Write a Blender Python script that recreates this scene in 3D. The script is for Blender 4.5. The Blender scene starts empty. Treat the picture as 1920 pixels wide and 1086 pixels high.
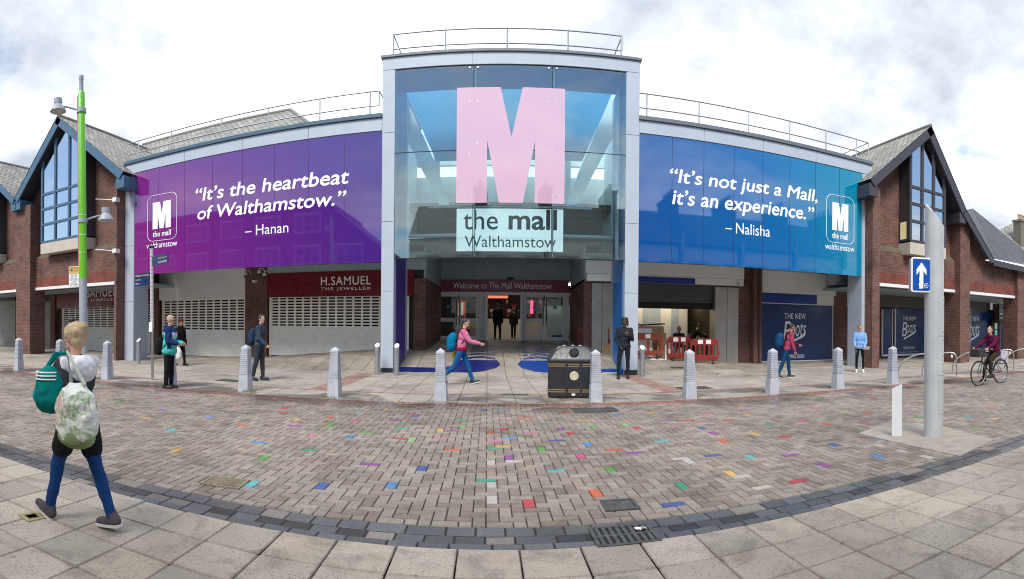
import bpy, bmesh, math, random
from mathutils import Vector, Matrix, noise
random.seed(7)
S = bpy.context.scene
COL = S.collection
# ---------------------------------------------------------------- camera
F, CX, HY, CH, RHO = 975.0, 955.0, 616.0, 1.52, 0.0082
cd = bpy.data.cameras.new('camera'); cam = bpy.data.objects.new('camera', cd); COL.objects.link(cam)
cd.type = 'PANO'; cd.panorama_type = 'CENTRAL_CYLINDRICAL'
cd.central_cylindrical_range_u_min = (0-CX)/F; cd.central_cylindrical_range_u_max = (1920-CX)/F
cd.central_cylindrical_range_v_min = (HY-1086)/F; cd.central_cylindrical_range_v_max = HY/F
cd.central_cylindrical_radius = 1.0
cd.clip_start = 0.05; cd.clip_end = 3000
cam.matrix_world = Matrix.Translation((0, 0, CH)) @ Matrix.Rotation(-RHO, 4, 'Y') @ Matrix.Rotation(math.pi/2, 4, 'X')
S.camera = cam
# ---------------------------------------------------------------- world, sun, exposure
SUN_EL, SUN_AZ = math.radians(47), math.radians(192)      # azimuth clockwise from +Y (north)
w = bpy.data.worlds.new('World'); S.world = w; w.use_nodes = True
nt = w.node_tree; N = nt.nodes; L = nt.links; N.clear()
def nn(t, **k):
    n = N.new(t)
    for a, v in k.items(): setattr(n, a, v)
    return n
out = nn('ShaderNodeOutputWorld'); bg = nn('ShaderNodeBackground'); L.new(bg.outputs[0], out.inputs[0])
sky = nn('ShaderNodeTexSky', sky_type='NISHITA', sun_disc=False, sun_elevation=SUN_EL, sun_rotation=SUN_AZ)
sky.air_density = 1.2; sky.dust_density = 0.6
tc = nn('ShaderNodeTexCoord'); sep = nn('ShaderNodeSeparateXYZ'); L.new(tc.outputs['Generated'], sep.inputs[0])
def mth(op, a, b=None, c=None):
    n = nn('ShaderNodeMath', operation=op)
    for i, v in enumerate((a, b, c)):
        if v is None: continue
        if isinstance(v, (int, float)): n.inputs[i].default_value = v
        else: L.new(v, n.inputs[i])
    return n.outputs[0]
zz = mth('ADD', mth('MAXIMUM', sep.outputs[2], 0.0), 0.16)
cmb = nn('ShaderNodeCombineXYZ')
L.new(mth('DIVIDE', sep.outputs[0], zz), cmb.inputs[0]); L.new(mth('DIVIDE', sep.outputs[1], zz), cmb.inputs[1])
cmb.inputs[2].default_value = 3.7
def noi(scale, det, rough, dist=0.0, vec=None):
    n = nn('ShaderNodeTexNoise'); n.inputs['Scale'].default_value = scale; n.inputs['Detail'].default_value = det
    n.inputs['Roughness'].default_value = rough; n.inputs['Distortion'].default_value = dist
    L.new(vec or cmb.outputs[0], n.inputs['Vector']); return n.outputs[0]
n1 = noi(1.1, 8, 0.56, 0.25); n2 = noi(0.8, 6, 0.55, 0.2)
def ramp(val, pts):
    r = nn('ShaderNodeValToRGB'); e = r.color_ramp.elements
    while len(e) < len(pts): e.new(0.5)
    for q, (p, c) in zip(e, pts): q.position = p; q.color = (*c, 1) if len(c) == 3 else c
    L.new(val, r.inputs[0]); return r.outputs[0]
# cover is fuller to the north (beyond the building) than to the south
cov = mth('ADD', n1, mth('MULTIPLY', mth('MINIMUM', mth('MAXIMUM', sep.outputs[1], -0.28), 0.35), 0.36))
fac = ramp(cov, [(0.385, (0, 0, 0)), (0.50, (1, 1, 1))])
off = nn('ShaderNodeVectorMath', operation='ADD'); L.new(cmb.outputs[0], off.inputs[0]); off.inputs[1].default_value = (5.2, 1.3, 2.0)
n3 = noi(0.9, 9, 0.6, 0.3, off.outputs[0])
shade = ramp(n3, [(0.36, (0.34, 0.375, 0.43)), (0.45, (0.50, 0.53, 0.58)), (0.53, (0.70, 0.72, 0.74)), (0.63, (0.96, 0.96, 0.96))])
skm = nn('ShaderNodeMix', data_type='RGBA'); skm.blend_type = 'MULTIPLY'; skm.inputs[0].default_value = 1
L.new(sky.outputs[0], skm.inputs[6]); skm.inputs[7].default_value = (0.075, 0.083, 0.095, 1)
mx = nn('ShaderNodeMix', data_type='RGBA'); L.new(fac, mx.inputs[0]); L.new(skm.outputs[2], mx.inputs[6]); L.new(shade, mx.inputs[7])
L.new(mx.outputs[2], bg.inputs[0]); bg.inputs[1].default_value = 0.82
sd = bpy.data.lights.new('sun', 'SUN'); sd.energy = 1.7; sd.angle = math.radians(22); sd.color = (1, 0.95, 0.86)
so = bpy.data.objects.new('sun', sd); COL.objects.link(so); so.location = (-10, -10, 30)
sdir = Vector((math.sin(SUN_AZ)*math.cos(SUN_EL), math.cos(SUN_AZ)*math.cos(SUN_EL), math.sin(SUN_EL)))
so.rotation_euler = sdir.to_track_quat('Z', 'Y').to_euler()
S.view_settings.view_transform = 'Standard'; S.view_settings.look = 'None'; S.view_settings.exposure = 1.2; S.view_settings.gamma = 1
S.cycles.max_bounces = 8; S.cycles.transparent_max_bounces = 12; S.cycles.use_denoising = True; S.cycles.filter_width = 1.05

# ---------------------------------------------------------------- survey helpers: a bearing and a height in the photograph to a point at distance Y
def _d(px, py):
    t = (px-CX)/F; v = (HY-py)/F
    return Vector((math.sin(t)-v*RHO, math.cos(t), v+math.sin(t)*RHO))
def P(px, py, Y):
    d = _d(px, py); k = Y/d.y; return Vector((d.x*k, Y, CH+d.z*k))
def G(px, py, z=0.0):
    d = _d(px, py); k = (z-CH)/d.z; return Vector((d.x*k, d.y*k, z))
def XX(px, Y, py=600): return P(px, py, Y).x
def ZZ(px, py, Y): return P(px, py, Y).z
def lerp_t(x, pts):
    if x <= pts[0][0]: return pts[0][1]
    for (a, u), (b, v) in zip(pts, pts[1:]):
        if x <= b: return u+(v-u)*(x-a)/(b-a)
    return pts[-1][1]
GR = .042
def rot2(x, y): c, s_ = math.cos(GR), math.sin(GR); return x*c-y*s_, x*s_+y*c
def unrot(x, y): c, s_ = math.cos(GR), math.sin(GR); return x*c+y*s_, -x*s_+y*c
def ground(x, y):
    r = lerp_t(y, [(16.9, 0), (17.7, .17), (18.6, .40), (19.8, .57), (21, .66), (25, .93), (34, .95)])
    g = lerp_t(x, [(-13, .15), (-10.3, .3), (-5.3, 1), (3.5, 1), (5, .75), (7.3, .45), (10, .15)])
    return r*g

# ---------------------------------------------------------------- mesh builder
class MB:
    def __init__(s): s.v = []; s.f = []; s.m = []; s.c = []; s.cur = 0; s.col = None
    def face(s, pts):
        n = len(s.v); s.v += [tuple(p) for p in pts]; s.f.append(tuple(range(n, n+len(pts)))); s.m.append(s.cur); s.c.append(s.col)
    def mesh(s, vs, fs):
        n = len(s.v); s.v += [tuple(p) for p in vs]
        for f in fs: s.f.append(tuple(i+n for i in f)); s.m.append(s.cur); s.c.append(s.col)
    def box(s, x0, x1, y0, y1, z0, z1, M=None):
        x0, x1 = min(x0, x1), max(x0, x1); y0, y1 = min(y0, y1), max(y0, y1); z0, z1 = min(z0, z1), max(z0, z1)
        vs = [Vector(p) for p in ((x0,y0,z0),(x1,y0,z0),(x1,y1,z0),(x0,y1,z0),(x0,y0,z1),(x1,y0,z1),(x1,y1,z1),(x0,y1,z1))]
        if M: vs = [M @ p for p in vs]
        s.mesh(vs, [(0,3,2,1),(4,5,6,7),(0,1,5,4),(1,2,6,5),(2,3,7,6),(3,0,4,7)]); return s
    def prism(s, poly, y0, y1, plane='XZ', M=None):       # polygon (a, b) extruded along the third axis
        a = sum(poly[i][0]*poly[(i+1) % len(poly)][1]-poly[(i+1) % len(poly)][0]*poly[i][1] for i in range(len(poly)))
        if a < 0: poly = poly[::-1]
        def q(p, t):
            r = Vector((p[0], t, p[1])) if plane == 'XZ' else Vector((p[0], p[1], t)) if plane == 'XY' else Vector((t, p[0], p[1]))
            return M @ r if M else r
        n = len(poly); vs = [q(p, y0) for p in poly]+[q(p, y1) for p in poly]
        fs = [tuple(range(n)), tuple(range(2*n-1, n-1, -1))]+[(i, n+i, n+(i+1) % n, (i+1) % n) for i in range(n)]
        s.mesh(vs, fs if (plane == 'XZ') == (y0 < y1) else [f[::-1] for f in fs]); return s
    def tube(s, pts, r, seg=10, cap=True):
        pts = [Vector(p) for p in pts]; rs = r if isinstance(r, (list, tuple)) else [r]*len(pts)
        n0 = len(s.v); prev = None
        for i, p in enumerate(pts):
            d = (pts[min(i+1, len(pts)-1)]-pts[max(i-1, 0)]).normalized()
            if prev is None: u = d.orthogonal().normalized()
            else: u = (prev-d*prev.dot(d)).normalized()
            prev = u; w_ = d.cross(u)
            for k in range(seg):
                a = 2*math.pi*k/seg; s.v.append(tuple(p+(u*math.cos(a)+w_*math.sin(a))*rs[i]))
        for i in range(len(pts)-1):
            for k in range(seg):
                a, b = n0+i*seg+k, n0+i*seg+(k+1) % seg
                s.f.append((a, b, b+seg, a+seg)); s.m.append(s.cur); s.c.append(s.col)
        if cap:
            s.f.append(tuple(n0+k for k in range(seg))[::-1]); e = n0+(len(pts)-1)*seg; s.f.append(tuple(e+k for k in range(seg)))
            s.m += [s.cur]*2; s.c += [s.col]*2
        return s
    def capsule(s, p0, r0, p1, r1, seg=12):
        p0, p1 = Vector(p0), Vector(p1); d = p1-p0
        if d.length < 1e-5: d = Vector((0, 0, 1e-4))
        d.normalize(); ps, rs = [], []
        for k in range(5):
            a = math.pi/2*(1-k/4) ; ps.append(p0-d*r0*math.sin(a)); rs.append(max(r0*math.cos(a), r0*.02))
        for k in range(5):
            a = math.pi/2*k/4; ps.append(p1+d*r1*math.sin(a)); rs.append(max(r1*math.cos(a), r1*.02))
        return s.tube(ps, rs, seg)
    def ell(s, c, r, rot=None, seg=16, rings=10):
        c = Vector(c); R = rot or Matrix.Identity(3); vs = []
        for i in range(1, rings):
            a = math.pi*i/rings
            for k in range(seg):
                b = 2*math.pi*k/seg
                vs.append(c+R @ Vector((r[0]*math.sin(a)*math.cos(b), r[1]*math.sin(a)*math.sin(b), r[2]*math.cos(a))))
        vs += [c+R @ Vector((0, 0, r[2])), c+R @ Vector((0, 0, -r[2]))]; t = len(vs)-2
        fs = [(i*seg+k, (i+1)*seg+k, (i+1)*seg+(k+1) % seg, i*seg+(k+1) % seg) for i in range(rings-2) for k in range(seg)]
        fs += [(t, k, (k+1) % seg) for k in range(seg)]+[(t+1, (rings-2)*seg+(k+1) % seg, (rings-2)*seg+k) for k in range(seg)]
        s.mesh(vs, fs); return s
    def lathe(s, prof, c=(0, 0, 0), seg=24, M=None):
        n0 = len(s.v); c = Vector(c)
        for r, z in prof:
            for k in range(seg):
                a = 2*math.pi*k/seg; p = Vector((r*math.cos(a), r*math.sin(a), z))
                s.v.append(tuple((M @ p if M else p)+c))
        for i in range(len(prof)-1):
            for k in range(seg):
                a, b = n0+i*seg+k, n0+i*seg+(k+1) % seg
                s.f.append((a, b, b+seg, a+seg)); s.m.append(s.cur); s.c.append(s.col)
        s.f.append(tuple(n0+k for k in range(seg))[::-1]); e = n0+(len(prof)-1)*seg; s.f.append(tuple(e+k for k in range(seg)))
        s.m += [s.cur]*2; s.c += [s.col]*2; return s
    def build(s, name, mats, parent=None, local=False, smooth=False, bevel=0, label=None):
        off_ = Vector((0, 0, 0))
        if parent is not None and not local: off_ = wloc(parent)
        vs = s.v
        me = bpy.data.meshes.new(name)
        me.from_pydata([tuple(Vector(p)-off_) for p in vs] if off_.length else vs, [], s.f)
        mats = mats if isinstance(mats, (list, tuple)) else [mats]
        for m in mats: me.materials.append(m)
        uv = me.uv_layers.new(name='uv').data; up = Vector((0, 0, 1))
        for pl in me.polygons:
            pl.material_index = s.m[pl.index]; n = pl.normal
            if abs(n.z) > .98: U, V = Vector((1, 0, 0)), Vector((0, 1, 0))
            else: U = up.cross(n).normalized(); V = n.cross(U)
            if U.x < -1e-3 or (abs(U.x) < 1e-3 and U.y < 0): U = -U
            for li in pl.loop_indices:
                p = Vector(vs[me.loops[li].vertex_index]); uv[li].uv = (p.dot(U), p.dot(V))
            if smooth: pl.use_smooth = True
        if any(c is not None for c in s.c):
            ca = me.color_attributes.new('tint', 'FLOAT_COLOR', 'CORNER')
            for pl in me.polygons:
                c = s.c[pl.index] or (1, 1, 1, 1)
                for li in pl.loop_indices: ca.data[li].color = (c[0], c[1], c[2], c[3] if len(c) > 3 else 1)
        me.update()
        o = bpy.data.objects.new(name, me); COL.objects.link(o)
        if parent is not None: o.parent = parent
        if label: o['label'] = label
        if bevel:
            b = o.modifiers.new('bevel', 'BEVEL'); b.width = bevel; b.segments = 2; b.limit_method = 'ANGLE'; b.angle_limit = math.radians(35)
        if smooth:
            try:
                me.set_sharp_from_angle(angle=math.radians(38))
            except Exception: pass
        return o
def wloc(o):
    l = Vector(o.location); p = o.parent
    while p: l += Vector(p.location); p = p.parent
    return l
def thing(name, label, cat, loc=(0, 0, 0), rz=0, group=None):
    o = bpy.data.objects.new(name, None); COL.objects.link(o); o.location = loc; o.rotation_euler = (0, 0, rz)
    o.empty_display_size = .2
    return tag(o, label, cat, group)
def tag(o, label, cat, group=None):
    o['label'] = label; o['category'] = cat
    if group: o['group'] = group
    return o
def struct(o, kind='structure'): o['kind'] = kind; return o
def dup(root, loc, rz=None, label=None):
    r = root.copy(); COL.objects.link(r); r.location = loc
    if rz is not None: r.rotation_euler = (root.rotation_euler[0], root.rotation_euler[1], rz)
    if label: r['label'] = label
    for ch in list(root.children):
        c = ch.copy(); COL.objects.link(c); c.parent = r
        for g in list(ch.children):
            d = g.copy(); COL.objects.link(d); d.parent = c
    return r
# ---------------------------------------------------------------- materials
MATS = {}
class NT:
    def __init__(s, name):
        s.m = bpy.data.materials.new(name); s.m.use_nodes = True; s.t = s.m.node_tree; s.t.nodes.clear()
        s.o = s.n('ShaderNodeOutputMaterial'); s.b = s.n('ShaderNodeBsdfPrincipled'); s.l(s.b.outputs[0], s.o.inputs[0])
        s.tc = s.n('ShaderNodeTexCoord'); s.pos = s.n('ShaderNodeNewGeometry').outputs['Position']; s.uv = s.tc.outputs['UV']
    def n(s, t, **k):
        x = s.t.nodes.new(t)
        for a, v in k.items(): setattr(x, a, v)
        return x
    def l(s, a, b): s.t.links.new(a, b)
    def noise(s, scale, det=4, rough=.5, vec=None, dist=0):
        x = s.n('ShaderNodeTexNoise'); x.inputs['Scale'].default_value = scale; x.inputs['Detail'].default_value = det
        x.inputs['Roughness'].default_value = rough; x.inputs['Distortion'].default_value = dist
        s.l(vec or s.pos, x.inputs['Vector']); return x.outputs[0]
    def ramp(s, val, pts, interp='LINEAR'):
        r = s.n('ShaderNodeValToRGB'); r.color_ramp.interpolation = interp; e = r.color_ramp.elements
        while len(e) < len(pts): e.new(.5)
        for q, (p, c) in zip(e, pts): q.position = p; q.color = (c, c, c, 1) if isinstance(c, (int, float)) else (*c[:3], 1)
        s.l(val, r.inputs[0]); return r.outputs[0]
    def mul(s, a, b, f=1.0):
        x = s.n('ShaderNodeMix', data_type='RGBA', blend_type='MULTIPLY'); x.inputs[0].default_value = f
        for i, v in ((6, a), (7, b)):
            if isinstance(v, tuple): x.inputs[i].default_value = (*v[:3], 1)
            else: s.l(v, x.inputs[i])
        return x.outputs[2]
    def mix(s, f, a, b):
        x = s.n('ShaderNodeMix', data_type='RGBA')
        if isinstance(f, (int, float)): x.inputs[0].default_value = f
        else: s.l(f, x.inputs[0])
        for i, v in ((6, a), (7, b)):
            if isinstance(v, tuple): x.inputs[i].default_value = (*v[:3], 1)
            else: s.l(v, x.inputs[i])
        return x.outputs[2]
    def bump(s, h, strength=.3, dist=.01):
        x = s.n('ShaderNodeBump'); x.inputs['Strength'].default_value = strength; x.inputs['Distance'].default_value = dist
        s.l(h, x.inputs['Height']); s.l(x.outputs[0], s.b.inputs['Normal'])
    def setc(s, c):
        if isinstance(c, tuple): s.b.inputs['Base Color'].default_value = (*c[:3], 1)
        else: s.l(c, s.b.inputs['Base Color'])
    def math(s, op, a, b=0.0):
        x = s.n('ShaderNodeMath', operation=op)
        for i, v in ((0, a), (1, b)):
            if isinstance(v, (int, float)): x.inputs[i].default_value = v
            else: s.l(v, x.inputs[i])
        return x.outputs[0]
def pm(name, col, rough=.6, metal=0., var=.14, sc=3., bump=.0, bsc=60., coat=0., emit=0., spec=.5, grime=0.):
    if name in MATS: return MATS[name]
    t = NT(name); c = t.mul(tuple(col), t.ramp(t.noise(sc, 5, .6), [(.3, 1-var), (.7, 1+var*.4)]))
    if grime:
        g = t.ramp(t.noise(1.7, 9, .75, dist=.4), [(.50, 0.), (.72, grime)])
        c = t.mix(g, c, tuple(x*.45 for x in col))
    t.setc(c); t.b.inputs['Roughness'].default_value = rough; t.b.inputs['Metallic'].default_value = metal
    if var and rough > .1: t.l(t.ramp(t.noise(sc*2.3, 4), [(.3, max(rough-.08, .02)), (.7, min(rough+.1, 1))]), t.b.inputs['Roughness'])
    t.b.inputs['Coat Weight'].default_value = coat; t.b.inputs['Coat Roughness'].default_value = .02; t.b.inputs['Specular IOR Level'].default_value = spec
    if emit: t.b.inputs['Emission Color'].default_value = (*col, 1); t.b.inputs['Emission Strength'].default_value = emit
    if bump: t.bump(t.noise(bsc, 3), bump, .01)
    MATS[name] = t.m; return t.m
def brick(name, c1, c2, mortar, bw=.225, bh=.075, ms=.012, offset=.5, rough=.85, dirt=.5, bump=.6):
    if name in MATS: return MATS[name]
    t = NT(name); b = t.n('ShaderNodeTexBrick'); b.offset = offset; b.inputs['Scale'].default_value = 1
    b.inputs['Brick Width'].default_value = bw; b.inputs['Row Height'].default_value = bh; b.inputs['Mortar Size'].default_value = ms; b.inputs['Mortar Smooth'].default_value = .2
    b.inputs['Bias'].default_value = -.1
    b.inputs['Color1'].default_value = (*c1, 1); b.inputs['Color2'].default_value = (*c2, 1); b.inputs['Mortar'].default_value = (*mortar, 1)
    t.l(t.uv, b.inputs['Vector'])
    c = t.mul(b.outputs['Color'], t.ramp(t.noise(1.3, 8, .7), [(.3, 1-dirt), (.5, 1.), (.7, 1.2)]))
    c = t.mul(c, t.ramp(t.noise(26, 3, .6), [(.3, .75), (.7, 1.25)]))
    t.setc(c); t.b.inputs['Roughness'].default_value = rough
    h = t.math('ADD', t.math('MULTIPLY', b.outputs['Fac'], -1.0), t.math('MULTIPLY', t.noise(90, 2), .35))
    t.bump(h, bump, .006); MATS[name] = t.m; return t.m
def tinted(name, rough=.75, fine=.25, sc=55., bump=.35, wet=True, speck=0., stain=(.12, .1, .09), gum=0., band=None):
    t = NT(name); a = t.n('ShaderNodeAttribute', attribute_name='tint')
    c = t.mul(a.outputs['Color'], t.ramp(t.noise(sc, 4, .7), [(.25, 1-fine), (.75, 1+fine*.7)]))
    big = t.noise(.55, 8, .62, dist=.3)
    c = t.mul(c, t.ramp(big, [(.33, .74), (.55, 1.06), (.7, 1.1)]))
    if speck:
        sp = t.ramp(t.noise(sc*.9, 3, .6), [(.57, 0.), (.66, 1.)]); msk = t.ramp(t.noise(1.3, 6, .7), [(.40, .12), (.62, speck)])
        c = t.mix(t.math('MULTIPLY', sp, msk), c, stain)
    if gum:
        v = t.n('ShaderNodeTexVoronoi'); v.inputs['Scale'].default_value = 3.1; t.l(t.pos, v.inputs['Vector']); s1 = t.ramp(v.outputs['Distance'], [(.045, 1.), (.075, 0.)])
        c = t.mix(t.math('MULTIPLY', s1, gum), c, stain)
        c = t.mul(c, t.ramp(t.noise(2.6, 7, .75, dist=.8), [(.36, .68), (.5, 1.), (.7, 1.06)]))
    t.setc(c); t.b.inputs['Roughness'].default_value = rough
    if wet: t.l(t.ramp(t.noise(.7, 6, .6), [(.32, rough-.32), (.6, rough)]), t.b.inputs['Roughness'])
    if band:      # damp, dirty patches where water stands along the kerb line of the bollards
        sp = t.n('ShaderNodeSeparateXYZ'); t.l(t.pos, sp.inputs[0])
        d = t.math('ABSOLUTE', t.math('SUBTRACT', t.math('SUBTRACT', sp.outputs[1], t.math('MULTIPLY', sp.outputs[0], .042)), band[0]))
        k = t.math('MULTIPLY', t.ramp(t.math('DIVIDE', d, band[1]), [(.35, 1.), (1., 0.)]), t.ramp(t.noise(.62, 7, .62, dist=.6), [(.46, 0.), (.56, 1.)]))
        t.setc(t.mix(t.math('MULTIPLY', k, .62), c, (.085, .062, .048)))
        t.l(t.math('SUBTRACT', t.ramp(t.noise(.7, 6, .6), [(.32, rough-.2), (.6, rough)]), t.math('MULTIPLY', k, .42)), t.b.inputs['Roughness'])
    t.bump(t.noise(sc*1.6, 3), bump, .004); MATS[name] = t.m; return t.m
# ---------------------------------------------------------------- lettering
def text(body, x0, x1, z0, z1, Y, mat, parent=None, name='lettering', shear=0., bold=0., depth=.004, M=None, spacing=1., local=False, maxw=False, align='LEFT', lsp=1., thick=0.):
    """lettering standing in a wall plane facing -Y, fitted to the rectangle x0..x1, z0..z1 (M maps that plane elsewhere)"""
    cu = bpy.data.curves.new('t', 'FONT'); cu.body = body; cu.size = 1; cu.shear = shear; cu.offset = bold; cu.extrude = .0; cu.space_character = spacing; cu.resolution_u = 4
    cu.align_x = align; cu.space_line = lsp
    ob = bpy.data.objects.new('t', cu); COL.objects.link(ob)
    dg = bpy.context.evaluated_depsgraph_get(); me = bpy.data.meshes.new_from_object(ob.evaluated_get(dg)); bpy.data.objects.remove(ob)
    xs = [v.co.x for v in me.vertices]; ys = [v.co.y for v in me.vertices]
    ax, bx_, ay, by = min(xs), max(xs), min(ys), max(ys); sx = (x1-x0)/(bx_-ax); sz = (z1-z0)/(by-ay)
    off_ = Vector((0, 0, 0)) if (parent is None or local) else wloc(parent)
    bm = bmesh.new(); bm.from_mesh(me)
    for v in bm.verts: v.co = Vector((x0+(v.co.x-ax)*sx, Y, z0+(v.co.y-ay)*sz))
    if depth > .01:
        r = bmesh.ops.extrude_face_region(bm, geom=bm.faces[:])
        for v in [g for g in r['geom'] if isinstance(g, bmesh.types.BMVert)]: v.co.y -= depth
    else:
        for v in bm.verts: v.co.y -= .0012
        if thick:
            g0 = bm.faces[:]
            for q, (dx, dz) in enumerate(((thick, 0), (thick*.5, thick*.5), (thick*.5, -thick*.5))):
                d2 = bmesh.ops.duplicate(bm, geom=g0)
                for v in [g for g in d2['geom'] if isinstance(g, bmesh.types.BMVert)]: v.co += Vector((dx, -.001*(q+1), dz))
    for v in bm.verts:
        if M: v.co = M @ v.co
        v.co -= off_
    if depth > .01: bmesh.ops.recalc_face_normals(bm, faces=bm.faces[:])
    m2 = bpy.data.meshes.new(name); bm.to_mesh(m2); bm.free(); m2.materials.append(mat)
    o = bpy.data.objects.new(name, m2); COL.objects.link(o)
    if parent is not None: o.parent = parent
    return o
# ---------------------------------------------------------------- materials of the place
M_clad = pm('cladding', (.41, .465, .54), .42, 0., .07, 1.2, spec=.45, grime=.10)
M_cladd = pm('cladding_slate', (.33, .42, .46), .5, 0., .1, 1.2)
M_soff = pm('soffit_pale', (.62, .65, .66), .7, 0., .05)
M_coping = pm('coping', (.05, .11, .17), .4, 0., .1)
M_copinggrey = pm('coping_grey', (.13, .15, .18), .45, 0., .1)
M_galv = pm('galvanised', (.40, .42, .44), .42, .75, .25, 9)
M_steel = pm('stainless', (.55, .55, .54), .3, .95, .12, 5)
M_white = pm('white_paint', (.72, .73, .74), .45, 0., .08, 2, grime=.25)
M_cream = pm('shutter_cream', (.86, .84, .77), .55, 0., .08, 2, grime=.3)
M_grshut = pm('shutter_grey', (.34, .325, .285), .55, .1, .12, 2, grime=.3)
M_fasgrey = pm('fascia_grey', (.74, .75, .75), .45, .0, .06, 1)
M_red = pm('fascia_red', (.16, .008, .016), .3, 0., .03, 1)
M_maroon = pm('fascia_maroon', (.21, .03, .085), .35, 0., .08, 1)
M_letter = pm('letter_white', (.86, .87, .90), .4, 0., 0)
M_letterb = pm('letter_bright', (.85, .85, .85), .4, 0., 0)
M_dark = pm('void_dark', (.012, .012, .014), .8, 0., .2)
M_black = pm('black_plastic', (.022, .026, .034), .38, 0., .3, 6, grime=.1)
M_brick = brick('red_brick', (.205, .066, .046), (.095, .036, .030), (.13, .105, .09), ms=.014)
M_brickd = brick('soldier_brick', (.22, .052, .032), (.16, .042, .030), (.12, .06, .045), .075, .225, .008, 0.)
M_ledge = pm('brick_sill', (.12, .105, .07), .9, 0., .4, 5, .3)
M_slate = brick('slate_roof', (.36, .345, .30), (.20, .195, .18), (.03, .03, .03), .32, .24, .020, .5, .6, .35, .9)
M_slated = brick('slate_dark', (.085, .09, .10), (.055, .06, .07), (.02, .02, .02), .30, .21, .010, .5, .55, .3, .8)
M_barge = pm('bargeboard_blue', (.055, .125, .21), .45, 0., .12)
M_bargek = pm('bargeboard_dark', (.05, .048, .058), .45, 0., .12)
M_stone = pm('cream_panel', (.52, .47, .39), .8, 0., .12, 4, .2)
M_blue = pm('ribbon_blue', (.004, .16, .52), .35, 0., .05)
M_purple = pm('ribbon_purple', (.045, .020, .23), .35, 0., .05)
M_ublue = pm('fascia_blue', (.008, .035, .26), .35, 0., .05)
M_pink = pm('letter_pink', (.58, .36, .48), .3, 0., 0.0, .3, coat=1.); M_pink.node_tree.nodes['Principled BSDF'].inputs['Coat IOR'].default_value = 1.9
def glassmat(name, tint=(.79, .955, .985), refl=.12):
    t = NT(name); t.t.nodes.remove(t.b)
    tr = t.n('ShaderNodeBsdfTransparent'); tr.inputs[0].default_value = (*tint, 1)
    gl = t.n('ShaderNodeBsdfGlossy'); gl.inputs['Roughness'].default_value = .0; gl.inputs[0].default_value = (.95, 1, 1, 1)
    fr = t.n('ShaderNodeFresnel'); fr.inputs[0].default_value = 1.5; mx_ = t.n('ShaderNodeMixShader')
    t.l(t.math('ADD', fr.outputs[0], refl-.04), mx_.inputs[0]); t.l(tr.outputs[0], mx_.inputs[1]); t.l(gl.outputs[0], mx_.inputs[2]); t.l(mx_.outputs[0], t.o.inputs[0])
    return t.m
M_glass = glassmat('tower_glass')
M_dglass = glassmat('door_glass', (.88, .9, .9), .05)
M_wglass = pm('window_glass', (.62, .62, .62), .015, 1., 0)
def banner(name, x0, c0, x1, c1, xm=None, cm=None):
    t = NT(name); sp = t.n('ShaderNodeSeparateXYZ'); t.l(t.pos, sp.inputs[0])
    u = t.n('ShaderNodeMapRange'); u.inputs[1].default_value = x0; u.inputs[2].default_value = x1; t.l(sp.outputs[0], u.inputs[0])
    u2 = t.math('ADD', u.outputs[0], t.math('MULTIPLY', t.math('SUBTRACT', sp.outputs[2], 6.), .035))
    pts = [(0, c0), (1, c1)] if xm is None else [(0, c0), (xm, cm), (1, c1)]
    t.setc(t.ramp(u2, pts)); t.b.inputs['Roughness'].default_value = .03; t.b.inputs['IOR'].default_value = 1.75; t.b.inputs['Specular IOR Level'].default_value = .6
    # slight waviness of the fixed sheets
    t.bump(t.noise(.35, 1), .12, .02)
    return t.m
M_banL = banner('banner_purple', -14.7, (.20, .018, .20), -4.2, (.045, .015, .20), .5, (.11, .014, .20))
M_banR = banner('banner_blue', 4.2, (.0, .07, .28), 13.4, (.0, .22, .36), .55, (.0, .115, .34))

# ---------------------------------------------------------------- ground
mb = MB(); n = 0
base = MB(); base.mesh([(-220, -80, -.06), (220, -80, -.06), (220, 220, -.06), (-220, 220, -.06)], [(0, 1, 2, 3)])
struct(base.build('ground', pm('earth', (.16, .145, .135), .9, 0., .2, .4)))
def slab(mb, x0, x1, y0, y1, col, g=.006, ch=.005, h=.014, z0=0., zf=None, jit=.0015):
    zf = zf or (lambda x, y: 0.); x0 += g; x1 -= g; y0 += g; y1 -= g
    dz = random.uniform(-jit, jit); tx = random.uniform(-jit, jit); ty = random.uniform(-jit, jit)
    def z(x, y, top): return z0+zf(*rot2(x, y))+(h if top else h-.012)+dz+(tx if x > (x0+x1)/2 else -tx)+(ty if y > (y0+y1)/2 else -ty)
    o = [(x0, y0), (x1, y0), (x1, y1), (x0, y1)]; i = [(x0+ch, y0+ch), (x1-ch, y0+ch), (x1-ch, y1-ch), (x0+ch, y1-ch)]
    R = rot2
    vs = [(*R(x, y), z(x, y, 0)) for x, y in o]+[(*R(x, y), z(x, y, 1)) for x, y in i]
    mb.col = col; mb.mesh(vs, [(4, 5, 6, 7)]+[(k, (k+1) % 4, 4+(k+1) % 4, 4+k) for k in range(4)]); mb.col = None
def jc(c, v=.12, h=.03):
    k = 1+random.uniform(-v, v); return (c[0]*k*(1+random.uniform(-h, h)), c[1]*k, c[2]*k*(1+random.uniform(-h, h)))
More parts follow.
